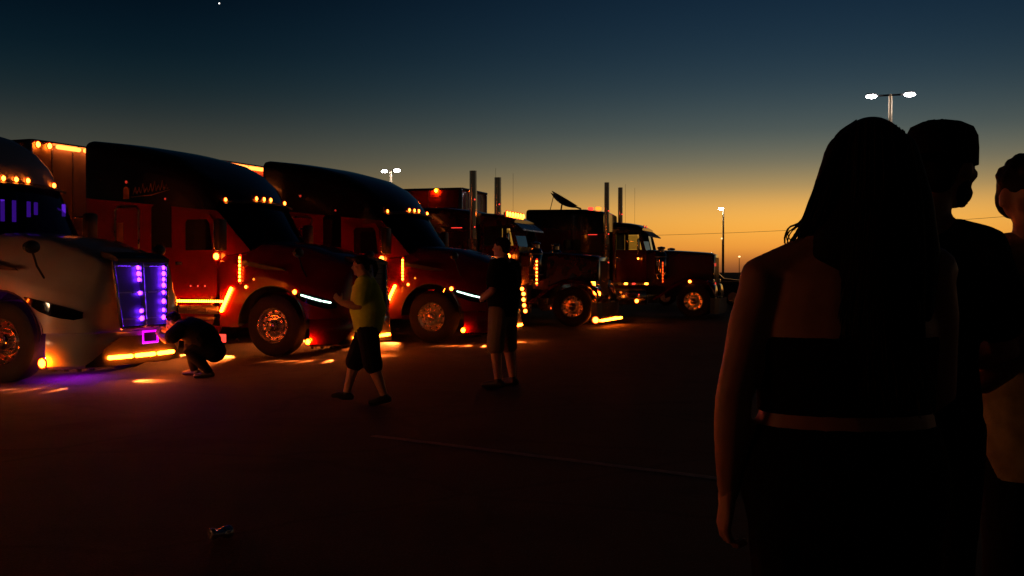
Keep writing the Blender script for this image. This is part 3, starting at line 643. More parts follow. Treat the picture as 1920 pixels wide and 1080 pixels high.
    inn.lathe([(-.02, .22), (.02, .22), (.02, .19), (-.02, .19)], (-1.66, .45, 1.95), 'x', 16, cap=False).build('interior', 'interior', t_)
    if lit == 1:
        for y in (-.8, -.55, -.3, -.05, .2, .45, .7):
            lamp(t_, (-1.70, y, 2.975), .06, 'x', 'amber_lamp', 'roof_marker_lamp')
            MB().box(-1.80, -1.70, y - .05, y + .05, 2.90, 3.02, .02).build('lamp_housing', 'chrome', t_)
    else:
        for y in (-.75, -.35): lamp(t_, (-1.34, y, 2.86), .035, 'x', 'red_lamp', 'roof_marker_lamp')
    # sleeper
    ss = [rsec(x, w, .95, z, .16) for x, w, z in ((xs0, 1.08, sleeper_top - .14), (xs0 - .1, 1.12, sleeper_top - .08), (xs0 - .7, 1.12, sleeper_top), (xs1 + .06, 1.12, sleeper_top + .02), (xs1, 1.10, sleeper_top))]
    sm_ = MB().grid(ss); sm_.add(ss[0], [tuple(range(len(ss[0])))]); sm_.add(ss[-1], [tuple(range(len(ss[0])))]); sm_.build('sleeper', paint, t_)
    MB().box(xs0 - .02, xb, -.9, .9, 1.0, 2.7, .02).build('sleeper_gasket', 'black_plastic', t_)
    for y in (-.8, .8):
        MB().tube([(-2.2, y, 2.9), (-2.2, y, 4.2)], .0035, 5).build('antenna', 'black_plastic', t_)
    # bumper with light bar
    bp_ = MB().grid([[(x, y, z) for x, y in ((.52, -1.24), (.66, -1.22), (.78, -1.08), (.82, 0), (.78, 1.08), (.66, 1.22), (.52, 1.24))] for z in (.14, .2, .58, .62)]).build('bumper', 'chrome', t_)
    if lit == 1:
        bar_lamp(t_, (.79, -1.16, .17), (.88, .9, .17), .03, 'amber_strip', 'bumper_light_bar'); lamp(t_, (.64, -1.25, .19), .06, 'y', 'amber_lamp', 'corner_lamp')
    else:
        lamp(t_, (-.10, -1.235, 1.13), .035, 'y', 'amber_lamp', 'fender_lamp')
        for z in (1.6, 1.0, .8): MB().box(.602, .61, -.53, -.50, z, z + .1, .003).build('grille_lamp', 'red_lamp', t_)
    if dish:
        cx, cz = xs0 - 1.55, sleeper_top + .28
        prof = []
        nrm = Vector((.50, .10, .86)).normalized()
        d = MB(); u = nrm.orthogonal().normalized(); w = nrm.cross(u); rows = []
        for i in range(6):
            r_ = .5 * i / 5 + .002; rows.append([tuple(Vector((cx, -.3, cz)) + u * (r_ * math.cos(a)) + w * (r_ * math.sin(a)) + nrm * (r_ * r_ * .6)) for a in [2 * math.pi * k / 20 for k in range(20)]])
        do = d.grid(rows, True).grid([[tuple(Vector(p) - nrm * .07) for p in rr] for rr in rows], True).build('satellite_dish', 'chrome_dull', t_)
        MB().tube([(cx, -.3, cz), (cx - .05, -.3, sleeper_top)], .025, 6).tube([(cx - .3, -.3, cz + .2), (cx - .42, -.3, sleeper_top)], .012, 6).tube([(cx + .3, -.3, cz - .1), (cx + .62, -.35, sleeper_top + .06)], .03, 6).build('dish_mount', 'black_plastic', do)
        for x in (xs0 - .55, xs0 - .3): MB().box(x - .07, x + .07, -.62, -.4, sleeper_top + .0, sleeper_top + .09, .02).build('roof_lamp', 'amber_dim' if x > xs0 - .4 else 'red_lamp', t_)
    squeeze(t_)
    return t_

# ------------------------------------------------------------------ trailers
def trailer(P, label, s0, paint, bars, front_lamps=True, length=11.0, top=4.05, sidelamps=(), head=HEAD, barmat='amber_trailer'):
    yx, yy = -math.sin(head), math.cos(head)
    t_ = thing('semi_trailer', label, 'trailer', (P[0] + 1.2 * yx - s0 * math.cos(head), P[1] + 1.2 * yy - s0 * math.sin(head), 0), head, 'box trailers behind the trucks')
    w = 1.28
    # side and front skins, real panels with posts
    body = MB().box(-length, -.04, -w, w, 1.12, top, .03).build('trailer_box', paint, t_)
    for s in (-1, 1):
        MB().tube([(-length, s * (w + .005), top), (-.05, s * (w + .005), top)], .04, 6).build('top_rail', 'chrome_dull', t_)
        MB().box(-length, -.06, s * w - .02, s * w + .02, 1.06, 1.18, .008).build('bottom_rail', 'chrome_dull', t_)
        MB().box(-.12, .0, s * w - .06, s * w + .02, 1.1, top, .02).build('corner_post', 'chrome_dull', t_)
        for k in range(int(length / 1.2)):
            MB().box(-1.2 * k - 1.21, -1.2 * k - 1.19, s * w - .01, s * w + .012, 1.18, top - .04).build('side_seam', 'chrome_dull', t_)
        MB().box(-2.6, -2.45, s * .85 - .06, s * .85 + .06, 0, 1.1, .01).build('landing_leg', 'chassis', t_)
        for x in (-length + 1.2, -length + 2.5): wheel(t_, x, s * 1.08, s, False)
    for k in range(4): MB().box(.0 - .04, -.025, -w + .5 + k * .52 - .01, -w + .5 + k * .52 + .01, 1.2, top - .1).build('front_seam', 'chrome_dull', t_)
    MB().tube([(-.02, -w, top), (-.02, w, top)], .04, 6).build('front_rail', 'chrome_dull', t_)
    ch = MB()
    for s in (-1, 1): ch.box(-length + .3, -length + 3.6, s * .45 - .06, s * .45 + .06, .7, 1.1)
    ch.box(-length + 1.1, -length + 1.3, -.9, .9, .44, .6).box(-length + 2.4, -length + 2.6, -.9, .9, .44, .6).build('bogie', 'chassis', t_)
    for a, b_ in bars: bar_lamp(t_, (.05, a, top - .06), (.05, b_, top - .06), .042, barmat)
    if front_lamps:
        for y in (-w + .10, -w + .38): lamp(t_, (.02, y, top - .06), .042, 'x', 'amber_lamp', 'front_marker_lamp')
    for x, mt in sidelamps: lamp(t_, (x, -w - .07, top - .05), .05, 'y', mt, 'side_marker_lamp')
    return t_

# ------------------------------------------------------------------ ground
g = MB().add([(-2500, -300, 0), (2500, -300, 0), (2500, 4000, 0), (-2500, 4000, 0)], [(0, 1, 2, 3)]).build('ground', 'asphalt', None, sharp=0); g['kind'] = 'structure'
def ground_px(x, y):
    d = 1.42 * 2059 / (y - 510); return Vector(((x - 960) / 2059 * d, d, 0))
a, b_ = ground_px(700, 818), ground_px(1560, 925); dd = (b_ - a).normalized(); nn_ = Vector((-dd.y, dd.x, 0)) * .05; rows = []
for i in range(25):
    p = a.lerp(b_, i / 24) + nn_ * random.uniform(-.15, .15); rows.append([tuple(p + nn_ + Vector((0, 0, .004))), tuple(p - nn_ + Vector((0, 0, .004)))])
pl = MB().grid(rows).build('parking_line', 'road_paint', None, sharp=0); pl['kind'] = 'structure'

# ------------------------------------------------------------------ trucks
PT1, PT2, PT3, PT4, PT5 = (-6.57, 14.12), (-4.02, 18.4), (-1.62, 22.0), (1.55, 28.4), (5.58, 33.8)
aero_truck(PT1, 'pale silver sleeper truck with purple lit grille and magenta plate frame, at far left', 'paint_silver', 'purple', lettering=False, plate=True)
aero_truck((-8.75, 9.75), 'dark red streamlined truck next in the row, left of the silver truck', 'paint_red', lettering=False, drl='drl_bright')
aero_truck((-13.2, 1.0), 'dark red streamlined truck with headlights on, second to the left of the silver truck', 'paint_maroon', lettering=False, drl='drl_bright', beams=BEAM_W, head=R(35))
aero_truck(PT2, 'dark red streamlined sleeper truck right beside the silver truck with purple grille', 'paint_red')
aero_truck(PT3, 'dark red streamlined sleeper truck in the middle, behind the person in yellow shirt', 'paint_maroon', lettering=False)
classic_truck(PT4, 'long nosed truck with twin tall stacks and a glowing amber row above its windshield', 'paint_dark', stack_top=4.12)
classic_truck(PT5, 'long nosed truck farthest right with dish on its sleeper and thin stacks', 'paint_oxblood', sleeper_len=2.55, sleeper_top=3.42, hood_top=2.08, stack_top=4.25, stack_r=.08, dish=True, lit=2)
trailer(PT2, 'pale box trailer with amber bars along its top front edge, at upper left', 5.15, 'paint_trailer_white', ((-.72, -.18), (-.02, .5), (.66, 1.1)), sidelamps=((-3.2, 'red_lamp'),), top=3.84)
trailer(PT3, 'box trailer with three amber bars showing between the two dark red trucks', 5.15, 'paint_trailer_red', ((-.74, -.24), (-.1, .36), (.5, .98)), top=3.84)
trailer(PT5, 'red box trailer behind the two tall exhaust stacks', 7.5, 'paint_trailer_red', (), False, head=HEAD2, top=4.15, sidelamps=((-.9, 'amber_hot'), (-3.9, 'amber_hot')))

# ------------------------------------------------------------------ people
def remesh(mb, voxel, smooth=3):
    me = mb.mesh('tmp', 0); o = bpy.data.objects.new('tmp', me); COL.objects.link(o)
    md = o.modifiers.new('r', 'REMESH'); md.mode = 'VOXEL'; md.voxel_size = voxel
    sm = o.modifiers.new('s', 'SMOOTH'); sm.factor = .5; sm.iterations = smooth
    dg = bpy.context.evaluated_depsgraph_get(); ev = bpy.data.meshes.new_from_object(o.evaluated_get(dg))
    bpy.data.objects.remove(o); bpy.data.meshes.remove(me)
    ev.polygons.foreach_set('use_smooth', [True] * len(ev.polygons)); return ev
def join_meshes(ms, name):
    bm = bmesh.new()
    for q in ms: bm.from_mesh(q)
    me = bpy.data.meshes.new(name); bm.to_mesh(me); bm.free()
    me.polygons.foreach_set('use_smooth', [True] * len(me.polygons)); return me
BASE = dict(pel=(0, 0, .98), wai=(0, .0, 1.11), che=(0, .0, 1.29), upc=(0, -.01, 1.40), nkb=(0, -.015, 1.47), nkt=(0, .012, 1.555), head=(0, .03, 1.64),
            shR=(.175, -.01, 1.42), elR=(.235, -.04, 1.13), wrR=(.25, .04, .88), haR=(.25, .06, .70), shL=(-.175, -.01, 1.42), elL=(-.235, -.04, 1.13), wrL=(-.25, .04, .88), haL=(-.25, .06, .70),
            hiR=(.09, 0, .93), knR=(.10, .02, .51), anR=(.105, -.02, .085), toR=(.125, .15, .03), hiL=(-.09, 0, .93), knL=(-.10, .02, .51), anL=(-.105, -.02, .085), toL=(-.125, .15, .03))
def vv(p): return Vector(p)
def headframe(J, yaw, pitch, roll=0):
    return Matrix.Translation(J['head']) @ Matrix.Rotation(yaw, 4, 'Z') @ Matrix.Rotation(pitch, 4, 'X') @ Matrix.Rotation(roll, 4, 'Y')
def xf(mb, M_, f):
    t2 = MB(); f(t2); mb.add([tuple(M_ @ Vector(p)) for p in t2.v], t2.f)
def head_prims(h):
    h.ell((0, -.012, .012), (.074, .093, .098), 18, 12); h.ell((0, .03, -.055), (.053, .058, .058), 16, 10)
    h.ell((0, .07, .03), (.05, .02, .02)); h.ell((0, .078, -.045), (.026, .014, .02)); h.chain([(0, .085, .015), (0, .107, -.022)], [.010, .015], n=8)
    h.ell((0, .083, -.065), (.022, .012, .007)); h.ell((0, .08, -.095), (.022, .016, .016))
    for s in (-1, 1): h.ell((s * .077, -.005, -.01), (.012, .022, .033), 10, 8); h.ell((s * .045, .05, -.02), (.022, .025, .022))
def hand_prims(h, wr, tip, pn, thumb, curl=.35):
    """fingers along tip-wr, palm normal pn, thumb side vector"""
    d = (tip - wr).normalized(); pn = (pn - d * pn.dot(d)).normalized(); l = d.cross(pn).normalized()
    if l.dot(thumb) < 0: l = -l
    h.chain([wr - d * .03, wr + d * .02, wr + d * .055, wr + d * .085], [(.026, .022), (.030, .018), (.038, .015), (.037, .012)], lat=tuple(l), n=12)
    for i, (off, ln) in enumerate(((.028, .072), (.010, .08), (-.009, .075), (-.027, .06))):
        p = wr + d * .083 + l * off; c = curl * (1 + .12 * i); pts = [p - d * .02, p]; q = 0
        for k, seg in enumerate((.45, .32, .25)):
            q += c * (.7 + .4 * k); p = p + (d * math.cos(q) + pn * math.sin(q)) * (ln * seg); pts.append(p)
        h.chain([tuple(x) for x in pts], [.010, .0098, .009, .0082, .007], n=8)
    p = wr + d * .025 + l * .028; dt = (d * .75 + l * .6 + pn * .25).normalized()
    h.chain([tuple(p - dt * .015), tuple(p + dt * .03), tuple(p + dt * .055 + pn * .006), tuple(p + dt * .078 + pn * .014)], [.015, .0125, .011, .0085], n=8)
def torso_pts(J): return [J['pel'] + (J['pel'] - J['wai']) * .8, J['pel'], J['wai'], J['che'], J['upc'], J['nkb'], J['nkt']]
TR = [(.13, .10), (.165, .118), (.138, .10), (.158, .115), (.135, .095), (.068, .062), (.056, .058)]
def arm(mb, J, s, o=0, to='wr', n=12, k=1.0):
    sh, e, w = J['sh' + s], J['el' + s], J['wr' + s]; nb = J['nkb']
    inner = nb.lerp(sh, .45) + (J['che'] - nb) * .22
    pts = [inner, sh, sh.lerp(e, .35), sh.lerp(e, .7), e]; r = [.062 * k + o, .06 * k + o, .052 * k + o, .045 * k + o, .041 * k + o]
    if to == 'wr': pts += [e.lerp(w, .3), e.lerp(w, .65), w]; r += [.042 * k + o, .036 * k + o, .026 * k + o]
    elif to == 'half': pts = pts[:3] + [sh.lerp(e, .62)]; r = [.064 * k + o, .064 * k + o, .062 * k + o, .064 * k + o]
    mb.chain(pts, r, n=n)
    up = (J['nkt'] - J['che']).normalized()
    mb.chain([nb + up * (.030 if not o else .0), nb.lerp(sh, .45) + up * (.018 if not o else .0), sh + up * .008], [.050 + o * .6, .048 + o, .052 * k + o], n=n)
def leg(mb, J, s, o=0, to='an', k=1.0):
    h_, kn, an = J['hi' + s], J['kn' + s], J['an' + s]
    pts = [h_, h_.lerp(kn, .35), h_.lerp(kn, .75), kn]; r = [.095 * k + o, .085 * k + o, .066 * k + o, .056 * k + o]
    if to == 'an': pts += [kn.lerp(an, .28), kn.lerp(an, .65), an]; r += [.058 * k + o, .046 * k + o, .036 * k + o]
    elif to == 'knee': pts += [kn.lerp(an, .08)]; r = [.095 * k + o, .09 * k + o, .082 * k + o, .08 * k + o, .082 * k + o]
    mb.chain(pts, r, n=12)
def foot(mb, J, s, o=0):
    an, to = J['an' + s], J['to' + s]; d = (to - an); d.z = 0
    d = d.normalized(); up = Vector((0, 0, 1)); fd = (to - an).normalized()
    heel = an - d * .05 - up * .045; 
    mb.chain([heel, an + fd * .05 - up * .03, to - d * .06 + up * .008, to], [.034 + o, .04 + o, (.042 + o, .030 + o), (.034 + o, .022 + o)], lat=(d.y, -d.x, 0), n=12)
    mb.chain([an, an - up * .04], [.036 + o, .036 + o], n=10)
def person(label, loc, rz, H, pose, voxel=.013, yaw=0, pitch=0, roll=0, k=1.0, hv=.0045, palms=None, group=None, tr=None, extra=None):
    J = {a: vv(p) for a, p in BASE.items()}
    for a, p in pose.items(): J[a] = vv(p)
    t_ = thing('person', label, 'person', loc, rz, group); t_.scale = (H / 1.75,) * 3
    mb = MB(); mb.chain(torso_pts(J), [(a * k, b_ * k) for a, b_ in TR] if not tr else tr, n=20)
    for s in 'RL': arm(mb, J, s, k=k); leg(mb, J, s, k=k); foot(mb, J, s)
    M_ = headframe(J, yaw, pitch, roll); xf(mb, M_, head_prims)
    if extra: extra(mb)
    mb.chain([J['nkb'], J['nkt'], J['head'] + Vector((0, -.01, -.03))], [.062, .056, .055], n=12)
    ms = [remesh(mb, voxel)]
    hm = MB()
    for s in 'RL':
        sg = 1 if s == 'R' else -1
        pn = vv((palms or {}).get(s, (-sg, .15, 0))); th = vv((palms or {}).get('t' + s, (0, 1, .2)))
        hand_prims(hm, J['wr' + s], J['ha' + s], pn, th, (palms or {}).get('c' + s, .35))
    ms.append(remesh(hm, hv, 1))
    body = put(join_meshes(ms, 'body'), 'body', 'skin', t_)
    for s in (-1, 1):
        c = M_ @ Vector((s * .031, .074, .002)); e = MB().ell(tuple(c), (.012, .012, .011), 10, 6).build('eye', 'eye_white', t_)
        c2 = M_ @ Vector((s * .031, .083, .002)); MB().ell(tuple(c2), (.0055, .0045, .0055), 8, 6).build('pupil', 'black_plastic', e)
    return t_, J, M_
def garment(t_, name, mat, mb, voxel=.012, smooth=2):
    return put(remesh(mb, voxel, smooth), name, mat, t_)
def shirt(t_, J, mat, o=.014, sleeve='half', bottom=.8, k=1.0, name='shirt', belly=0):
    mb = MB(); tp = torso_pts(J); tp[0] = J['pel'] + (J['pel'] - J['wai']) * bottom
    rr = [(a * k + o * 1.6, b_ * k + o * 1.8) for a, b_ in TR]; rr[2] = (rr[2][0] + .012 + belly, rr[2][1] + .012 + belly); rr[5] = (TR[5][0] + .012, TR[5][1] + .014)
    mb.chain(tp[:6], rr[:6], n=20, flat=True)
    if sleeve:
        for s in 'RL': arm(mb, J, s, o + .006, sleeve, k=k)
    return garment(t_, name, mat, mb)
def trousers(t_, J, mat, to='an', o=.012, k=1.0, name='trousers'):
    mb = MB(); tp = torso_pts(J)
    mb.chain([tp[0] + (tp[0] - tp[1]) * .1, tp[1], tp[1].lerp(tp[2], .6)], [(.15 * k + o, .11 * k + o), (.168 * k + o, .122 * k + o), (.15 * k + o, .11 * k + o)], n=18)
    for s in 'RL': leg(mb, J, s, o, to, k=k)
    return garment(t_, name, mat, mb)
def shoes(t_, J, mat='black_plastic', o=.010):
    for s in 'RL':
        mb = MB(); foot(mb, J, s, o); garment(t_, 'shoe', mat, mb, .010, 2)
def short_hair(t_, M_, mat='hair_black', back=0):
    mb = MB()
    def f(h):
        h.ell((0, -.022, .028), (.080, .094, .097), 18, 12); h.ell((0, -.055, -.015), (.070, .055, .07)); h.ell((0, .035, .085), (.06, .05, .032))
        rn = random.Random(5)
        for _ in range(40):
            a = rn.uniform(0, 6.28); e = rn.uniform(.1, 1.2); h.ell((.074 * math.cos(a) * math.cos(e), -.02 + .088 * math.sin(a) * math.cos(e), .03 + .092 * math.sin(e)), (.018, .018, .014), 6, 4)
        if back: h.chain([(0, -.10, .05), (0, -.16, .02), (0, -.17, -.06), (0, -.15, -.14)], [.022, .035, .036, .016], n=10)
    xf(mb, M_, f); return garment(t_, 'hair', mat, mb, .007, 1)
def cap(t_, M_, mat='cloth_black', brim=(0, 1)):
    mb = MB()
    def f(h):
        rows = []
        for z, w, l in ((.005, .089, .106), (.05, .089, .108), (.085, .087, .105), (.108, .077, .092), (.122, .05, .06), (.128, .02, .024), (.129, .003, .003)):
            rows.append([(w * math.cos(q), -.012 + l * math.sin(q), z) for q in [2 * math.pi * i / 28 for i in range(28)]])
        h.grid(rows, True); o = len(h.v) - 28 * len(rows); h.f.append(tuple(range(28)))
        h.lathe([(.126, .006), (.131, .005), (.132, .001)], (0, -.012, 0), 'z', 8)
        bd = Vector((brim[0], brim[1])).normalized()
        top = []; 
        for kk in range(9):
            q = -1.0 + 2.0 * kk / 8; ang = math.atan2(bd.y, bd.x) + q
            inn = Vector((.083 * math.cos(ang), -.012 + .1 * math.sin(ang))); ou = inn + bd * (.075 * math.cos(q) + .005)
            top.append([(inn.x, inn.y, .030), (inn.x * .5 + ou.x * .5, inn.y * .5 + ou.y * .5, .028 - .006 * q * q), (ou.x, ou.y, .016 - .012 * q * q)])
        h.grid(top); h.grid([[(a, b_, c_ - .005) for a, b_, c_ in rr] for rr in top])
    xf(mb, M_, f); return mb.build('cap', mat, t_)

# --- woman with long hair, back to the camera
WX, WY = .745, 2.45
WT = [(.17, .12), (.215, .138), (.188, .118), (.196, .128), (.165, .105), (.07, .064), (.056, .058)]
t_, J, M_ = person('woman seen from behind with long dark hair, bare shoulders and crop top', (WX, WY, 0), R(-4), 1.765,
    dict(head=(.058, .02, 1.622), nkb=(.01, -.015, 1.465), nkt=(.035, .0, 1.535), shL=(-.184, -.01, 1.385), elL=(-.248, -.03, 1.135), wrL=(-.252, .02, .915), haL=(-.272, .04, .76), che=(0, 0, 1.29),
         shR=(.185, -.01, 1.405), elR=(.22, .06, 1.14), wrR=(.12, .22, 1.04), haR=(.0, .26, 1.06)), voxel=.009, yaw=R(-12), hv=.004, palms=dict(cL=.5, tL=(0, 1, 0), R=(0, -1, 0), tR=(0, 0, 1)), tr=WT)
mb = MB(); mb.chain([J['wai'] + Vector((0, 0, -.012)), J['wai'].lerp(J['che'], .4), J['wai'].lerp(J['che'], .7), J['che'] + Vector((0, 0, -.02))], [(.193, .124), (.196, .128), (.2, .134), (.200, .132)], n=28, flat=True); garment(t_, 'crop_top', 'cloth_black', mb, .008)
mb = MB(); mb.chain([(0, 0, .73), (0, 0, .84), (0, 0, .93), (0, 0, 1.0), (0, 0, 1.075)], [(.13, .10), (.21, .145), (.232, .155), (.222, .146), (.200, .126)], n=28, flat=True)
for s in 'RL': leg(mb, J, s, .014, k=1.2)
garment(t_, 'trousers', 'cloth_black', mb, .01); shoes(t_, J)
hm = MB()
def hf(h):
    h.ell((0, -.02, .025), (.086, .102, .104), 22, 14); h.ell((0, -.06, -.04), (.088, .066, .11), 18, 12)
    h.chain([(0, -.05, .02), (-.01, -.085, -.10), (-.02, -.10, -.22), (-.015, -.12, -.36), (-.01, -.12, -.48)], [(.085, .06), (.105, .055), (.118, .045), (.115, .035), (.08, .022)], n=18)
    h.chain([(-.055, -.02, .05), (-.085, -.03, -.05), (-.105, -.04, -.13), (-.125, -.05, -.19)], [.045, .045, .040, .022], n=12)
    h.chain([(.055, -.02, .05), (.085, -.03, -.06), (.10, -.04, -.18), (.10, -.06, -.3)], [.045, .045, .045, .03], n=12)
xf(hm, M_, hf); hair = garment(t_, 'hair', 'hair_black', hm, .009, 4)
def curve(pts, rad, m_=4):
    P = [Vector(p) for p in pts]; P = [P[0] * 2 - P[1]] + P + [P[-1] * 2 - P[-2]]; out = []; rr = []
    for i in range(1, len(P) - 2):
        for k in range(m_):
            q = k / m_; a, b_, c_, d_ = P[i - 1:i + 3]
            out.append(.5 * ((2 * b_) + (c_ - a) * q + (2 * a - 5 * b_ + 4 * c_ - d_) * q * q + (3 * b_ - a - 3 * c_ + d_) * q ** 3)); rr.append(rad[i - 1] * (1 - q) + rad[i] * q)
    return [tuple(p) for p in out] + [tuple(P[-2])], rr + [rad[-1]]
st = MB(); rn = random.Random(11)
for i in range(340):
    q = rn.uniform(-1, 1); yb = rn.uniform(-.10, .02); lf = q < -.45 and rn.random() < .75
    x0 = .075 * q; zt_ = .07 + .04 * (1 - q * q)
    if lf:
        fl = rn.uniform(.8, 1.25); e = rn.uniform(-.235, -.15)
        pts = [(x0, yb, zt_), (-.092 * fl, yb - .02, -.02), (-.118 * fl, yb - .03, -.10), (-.145 * fl, -.05, e + .035), (-.135 * fl + rn.uniform(-.02, .03), -.05, e - .005), (-.115 + rn.uniform(-.02, .03), -.045, e - .02)]
    else:
        e = rn.uniform(-.52, -.36); pts = [(x0, yb - .03, zt_), (x0 * 1.35, -.135 + .05 * q * q, -.06), (x0 * 1.55 - .01, -.152 + .05 * q * q, -.2), (x0 * 1.5 - .02 + rn.uniform(-.02, .02), -.162 + .04 * q * q, -.35), (x0 * 1.35 + rn.uniform(-.03, .03), -.155, e)]
    st.chain(*curve([tuple(M_ @ Vector(p)) for p in pts], [.0014, .0022, .002, .0016] + [.0009] * (len(pts) - 4)), n=4)
for i in range(70):      # loose hairs along the left outline
    o = rn.uniform(.0, .010); e = rn.uniform(-.20, -.05); w = rn.uniform(-.006, .006)
    path = [(-.03 - o * .2, -.03, .118 + o * .4), (-.070 - o * .6, -.03, .085 + o * .3), (-.090 - o, -.03, .02), (-.100 - o * 1.2 + w, -.035, -.05), (-.122 - o * 1.8 - w, -.04, -.11), (-.146 - o * 2 + w, -.045, -.17), (-.150 - o * 2.4, -.045, -.205)]
    k_ = 4 + int((e + .20) * -20 + 3) if e < -.1 else 4
    pts = path[:max(3, min(7, k_))]
    st.chain(*curve([tuple(M_ @ Vector(p)) for p in pts], [.0006] + [.0010] * (len(pts) - 2) + [.0005]), n=4)
st.build('hair_strands', 'hair_black', hair)

# --- man in a cap beside her
t_, J, M_ = person('man in black shirt and dark cap standing beside the long haired woman', (1.145, 3.15, 0), R(-18), 1.83,
    dict(head=(.085, .03, 1.645), nkt=(.05, .012, 1.555), nkb=(.02, -.015, 1.47), shR=(.178, .0, 1.405), elR=(.245, .06, 1.15), wrR=(.10, .26, 1.10), haR=(-.06, .30, 1.14), shL=(-.19, .0, 1.43), elL=(-.255, .04, 1.15), wrL=(-.08, .25, 1.08), haL=(.10, .29, 1.10)), voxel=.010, yaw=R(-38), k=1.05,
    palms=dict(R=(0, -1, 0), L=(0, -1, 0), tR=(0, 0, 1), tL=(0, 0, 1)))
shirt(t_, J, 'cloth_black', .016, 'half', 1.1, .98, 't_shirt'); trousers(t_, J, 'cloth_navy', k=1.0); shoes(t_, J); cap(t_, M_, brim=(0, -1))
short_hair(t_, M_); bd = MB(); xf(bd, M_, lambda h: (h.ell((0, .036, -.07), (.056, .052, .042), 16, 10), h.ell((.0, .015, -.055), (.068, .05, .045)))); garment(t_, 'beard', 'hair_black', bd, .008, 2)

# --- man at the right edge, arm raised
t_, J, M_ = person('man at the right edge in pale yellow shirt, raising his forearm', (1.685, 3.5, 0), R(170), 1.78,
    dict(head=(.055, .06, 1.63), nkt=(.03, .03, 1.55), shR=(.185, .02, 1.42), elR=(.225, .25, 1.07), wrR=(.10, .43, 1.25), haR=(.02, .45, 1.40), shL=(-.18, .0, 1.42), elL=(-.25, .10, 1.14), wrL=(-.10, .32, 1.22), haL=(.0, .36, 1.36)),
    voxel=.010, yaw=R(18), pitch=R(-14), k=1.1, palms=dict(R=(-.3, -1, 0), L=(.3, -1, 0), tR=(0, -.2, 1), tL=(0, -.2, 1), cR=.7, cL=.7))
shirt(t_, J, 'cloth_cream', .022, 'half', 1.75, 1.12, 'shirt', .02); trousers(t_, J, 'cloth_navy', k=1.05, name='trousers'); shoes(t_, J); short_hair(t_, M_, 'hair_brown')

# --- person in yellow walking left
c = ground_px(690, 757)
t_, J, M_ = person('person in bright yellow top and dark knee shorts walking left', (c.x, c.y, 0), R(90), 1.60,
    dict(hiR=(.09, 0, .92), knR=(.10, .16, .52), anR=(.10, .27, .12), toR=(.11, .43, .085), hiL=(-.09, 0, .92), knL=(-.10, -.06, .50), anL=(-.10, -.20, .11), toL=(-.115, -.04, .03),
         che=(0, .02, 1.29), upc=(0, .03, 1.40), nkb=(0, .035, 1.47), nkt=(0, .06, 1.55), head=(0, .085, 1.63), shR=(.175, .03, 1.42), shL=(-.175, .03, 1.42),
         elR=(.225, -.10, 1.17), wrR=(.20, .08, 1.05), haR=(.16, .24, 1.08), elL=(-.225, .07, 1.15), wrL=(-.14, .30, 1.20), haL=(-.08, .42, 1.32)), yaw=R(8), pitch=R(-6), k=1.25, palms=dict(R=(-1, 0, .3), L=(1, 0, 0), tR=(0, 0, 1), tL=(0, 0, 1)))
shirt(t_, J, 'cloth_lime', .018, 'half', 1.0, 1.3, 'top', .045); trousers(t_, J, 'cloth_navy', 'knee', .02, 1.2, 'knee_shorts'); shoes(t_, J); short_hair(t_, M_, 'hair_black', 1)

# --- tall man standing, dark shirt, khaki shorts
c = ground_px(944, 724)
t_, J, M_ = person('tall man standing in black shirt and khaki shorts, facing the trucks', (c.x, c.y, 0), R(58), 1.84,
    dict(hiR=(.10, 0, .93), knR=(.14, .02, .51), anR=(.17, -.02, .085), toR=(.21, .16, .03), hiL=(-.10, 0, .93), knL=(-.14, .02, .51), anL=(-.17, -.03, .085), toL=(-.20, .15, .03),
         elR=(.26, .0, 1.14), wrR=(.17, .20, 1.05), haR=(.05, .28, 1.06), elL=(-.27, -.02, 1.14), wrL=(-.20, .18, 1.03), haL=(-.08, .28, 1.03)), yaw=R(10), k=1.15, palms=dict(R=(-.5, -1, 0), L=(.5, -1, 0), tR=(0, 0, 1), tL=(0, 0, 1)))
shirt(t_, J, 'cloth_black', .022, 'half', 1.2, 1.15, 'shirt', .03); trousers(t_, J, 'cloth_khaki', 'knee', .016, 1.12, 'shorts'); shoes(t_, J); short_hair(t_, M_); 

# --- crouching person in front of the first grille
c = ground_px(372, 707)
t_, J, M_ = person('dark dressed person crouching in front of the purple lit grille', (c.x, c.y, 0), R(82), 1.74,
    dict(pel=(0, -.15, .44), wai=(0, -.06, .545), che=(0, .09, .64), upc=(0, .17, .685), nkb=(0, .225, .70), nkt=(0, .29, .73), head=(0, .365, .755),
         shR=(.18, .17, .67), elR=(.24, .34, .52), wrR=(.14, .50, .60), haR=(.05, .60, .68), shL=(-.18, .17, .67), elL=(-.24, .34, .50), wrL=(-.14, .50, .58), haL=(-.05, .60, .66),
         hiR=(.10, -.13, .40), knR=(.22, .24, .47), anR=(.21, .16, .09), toR=(.25, .32, .03), hiL=(-.10, -.13, .40), knL=(-.19, .06, .38), anL=(-.15, -.20, .10), toL=(-.17, -.03, .03)), yaw=R(5), pitch=R(-20), k=1.2, palms=dict(R=(-1, 0, 0), L=(1, 0, 0), tR=(0, -.5, 1), tL=(0, -.5, 1)))
shirt(t_, J, 'cloth_black', .02, 'half', .35, 1.25, 'shirt', .03); trousers(t_, J, 'cloth_navy', 'an', .016, 1.2); shoes(t_, J); short_hair(t_, M_)

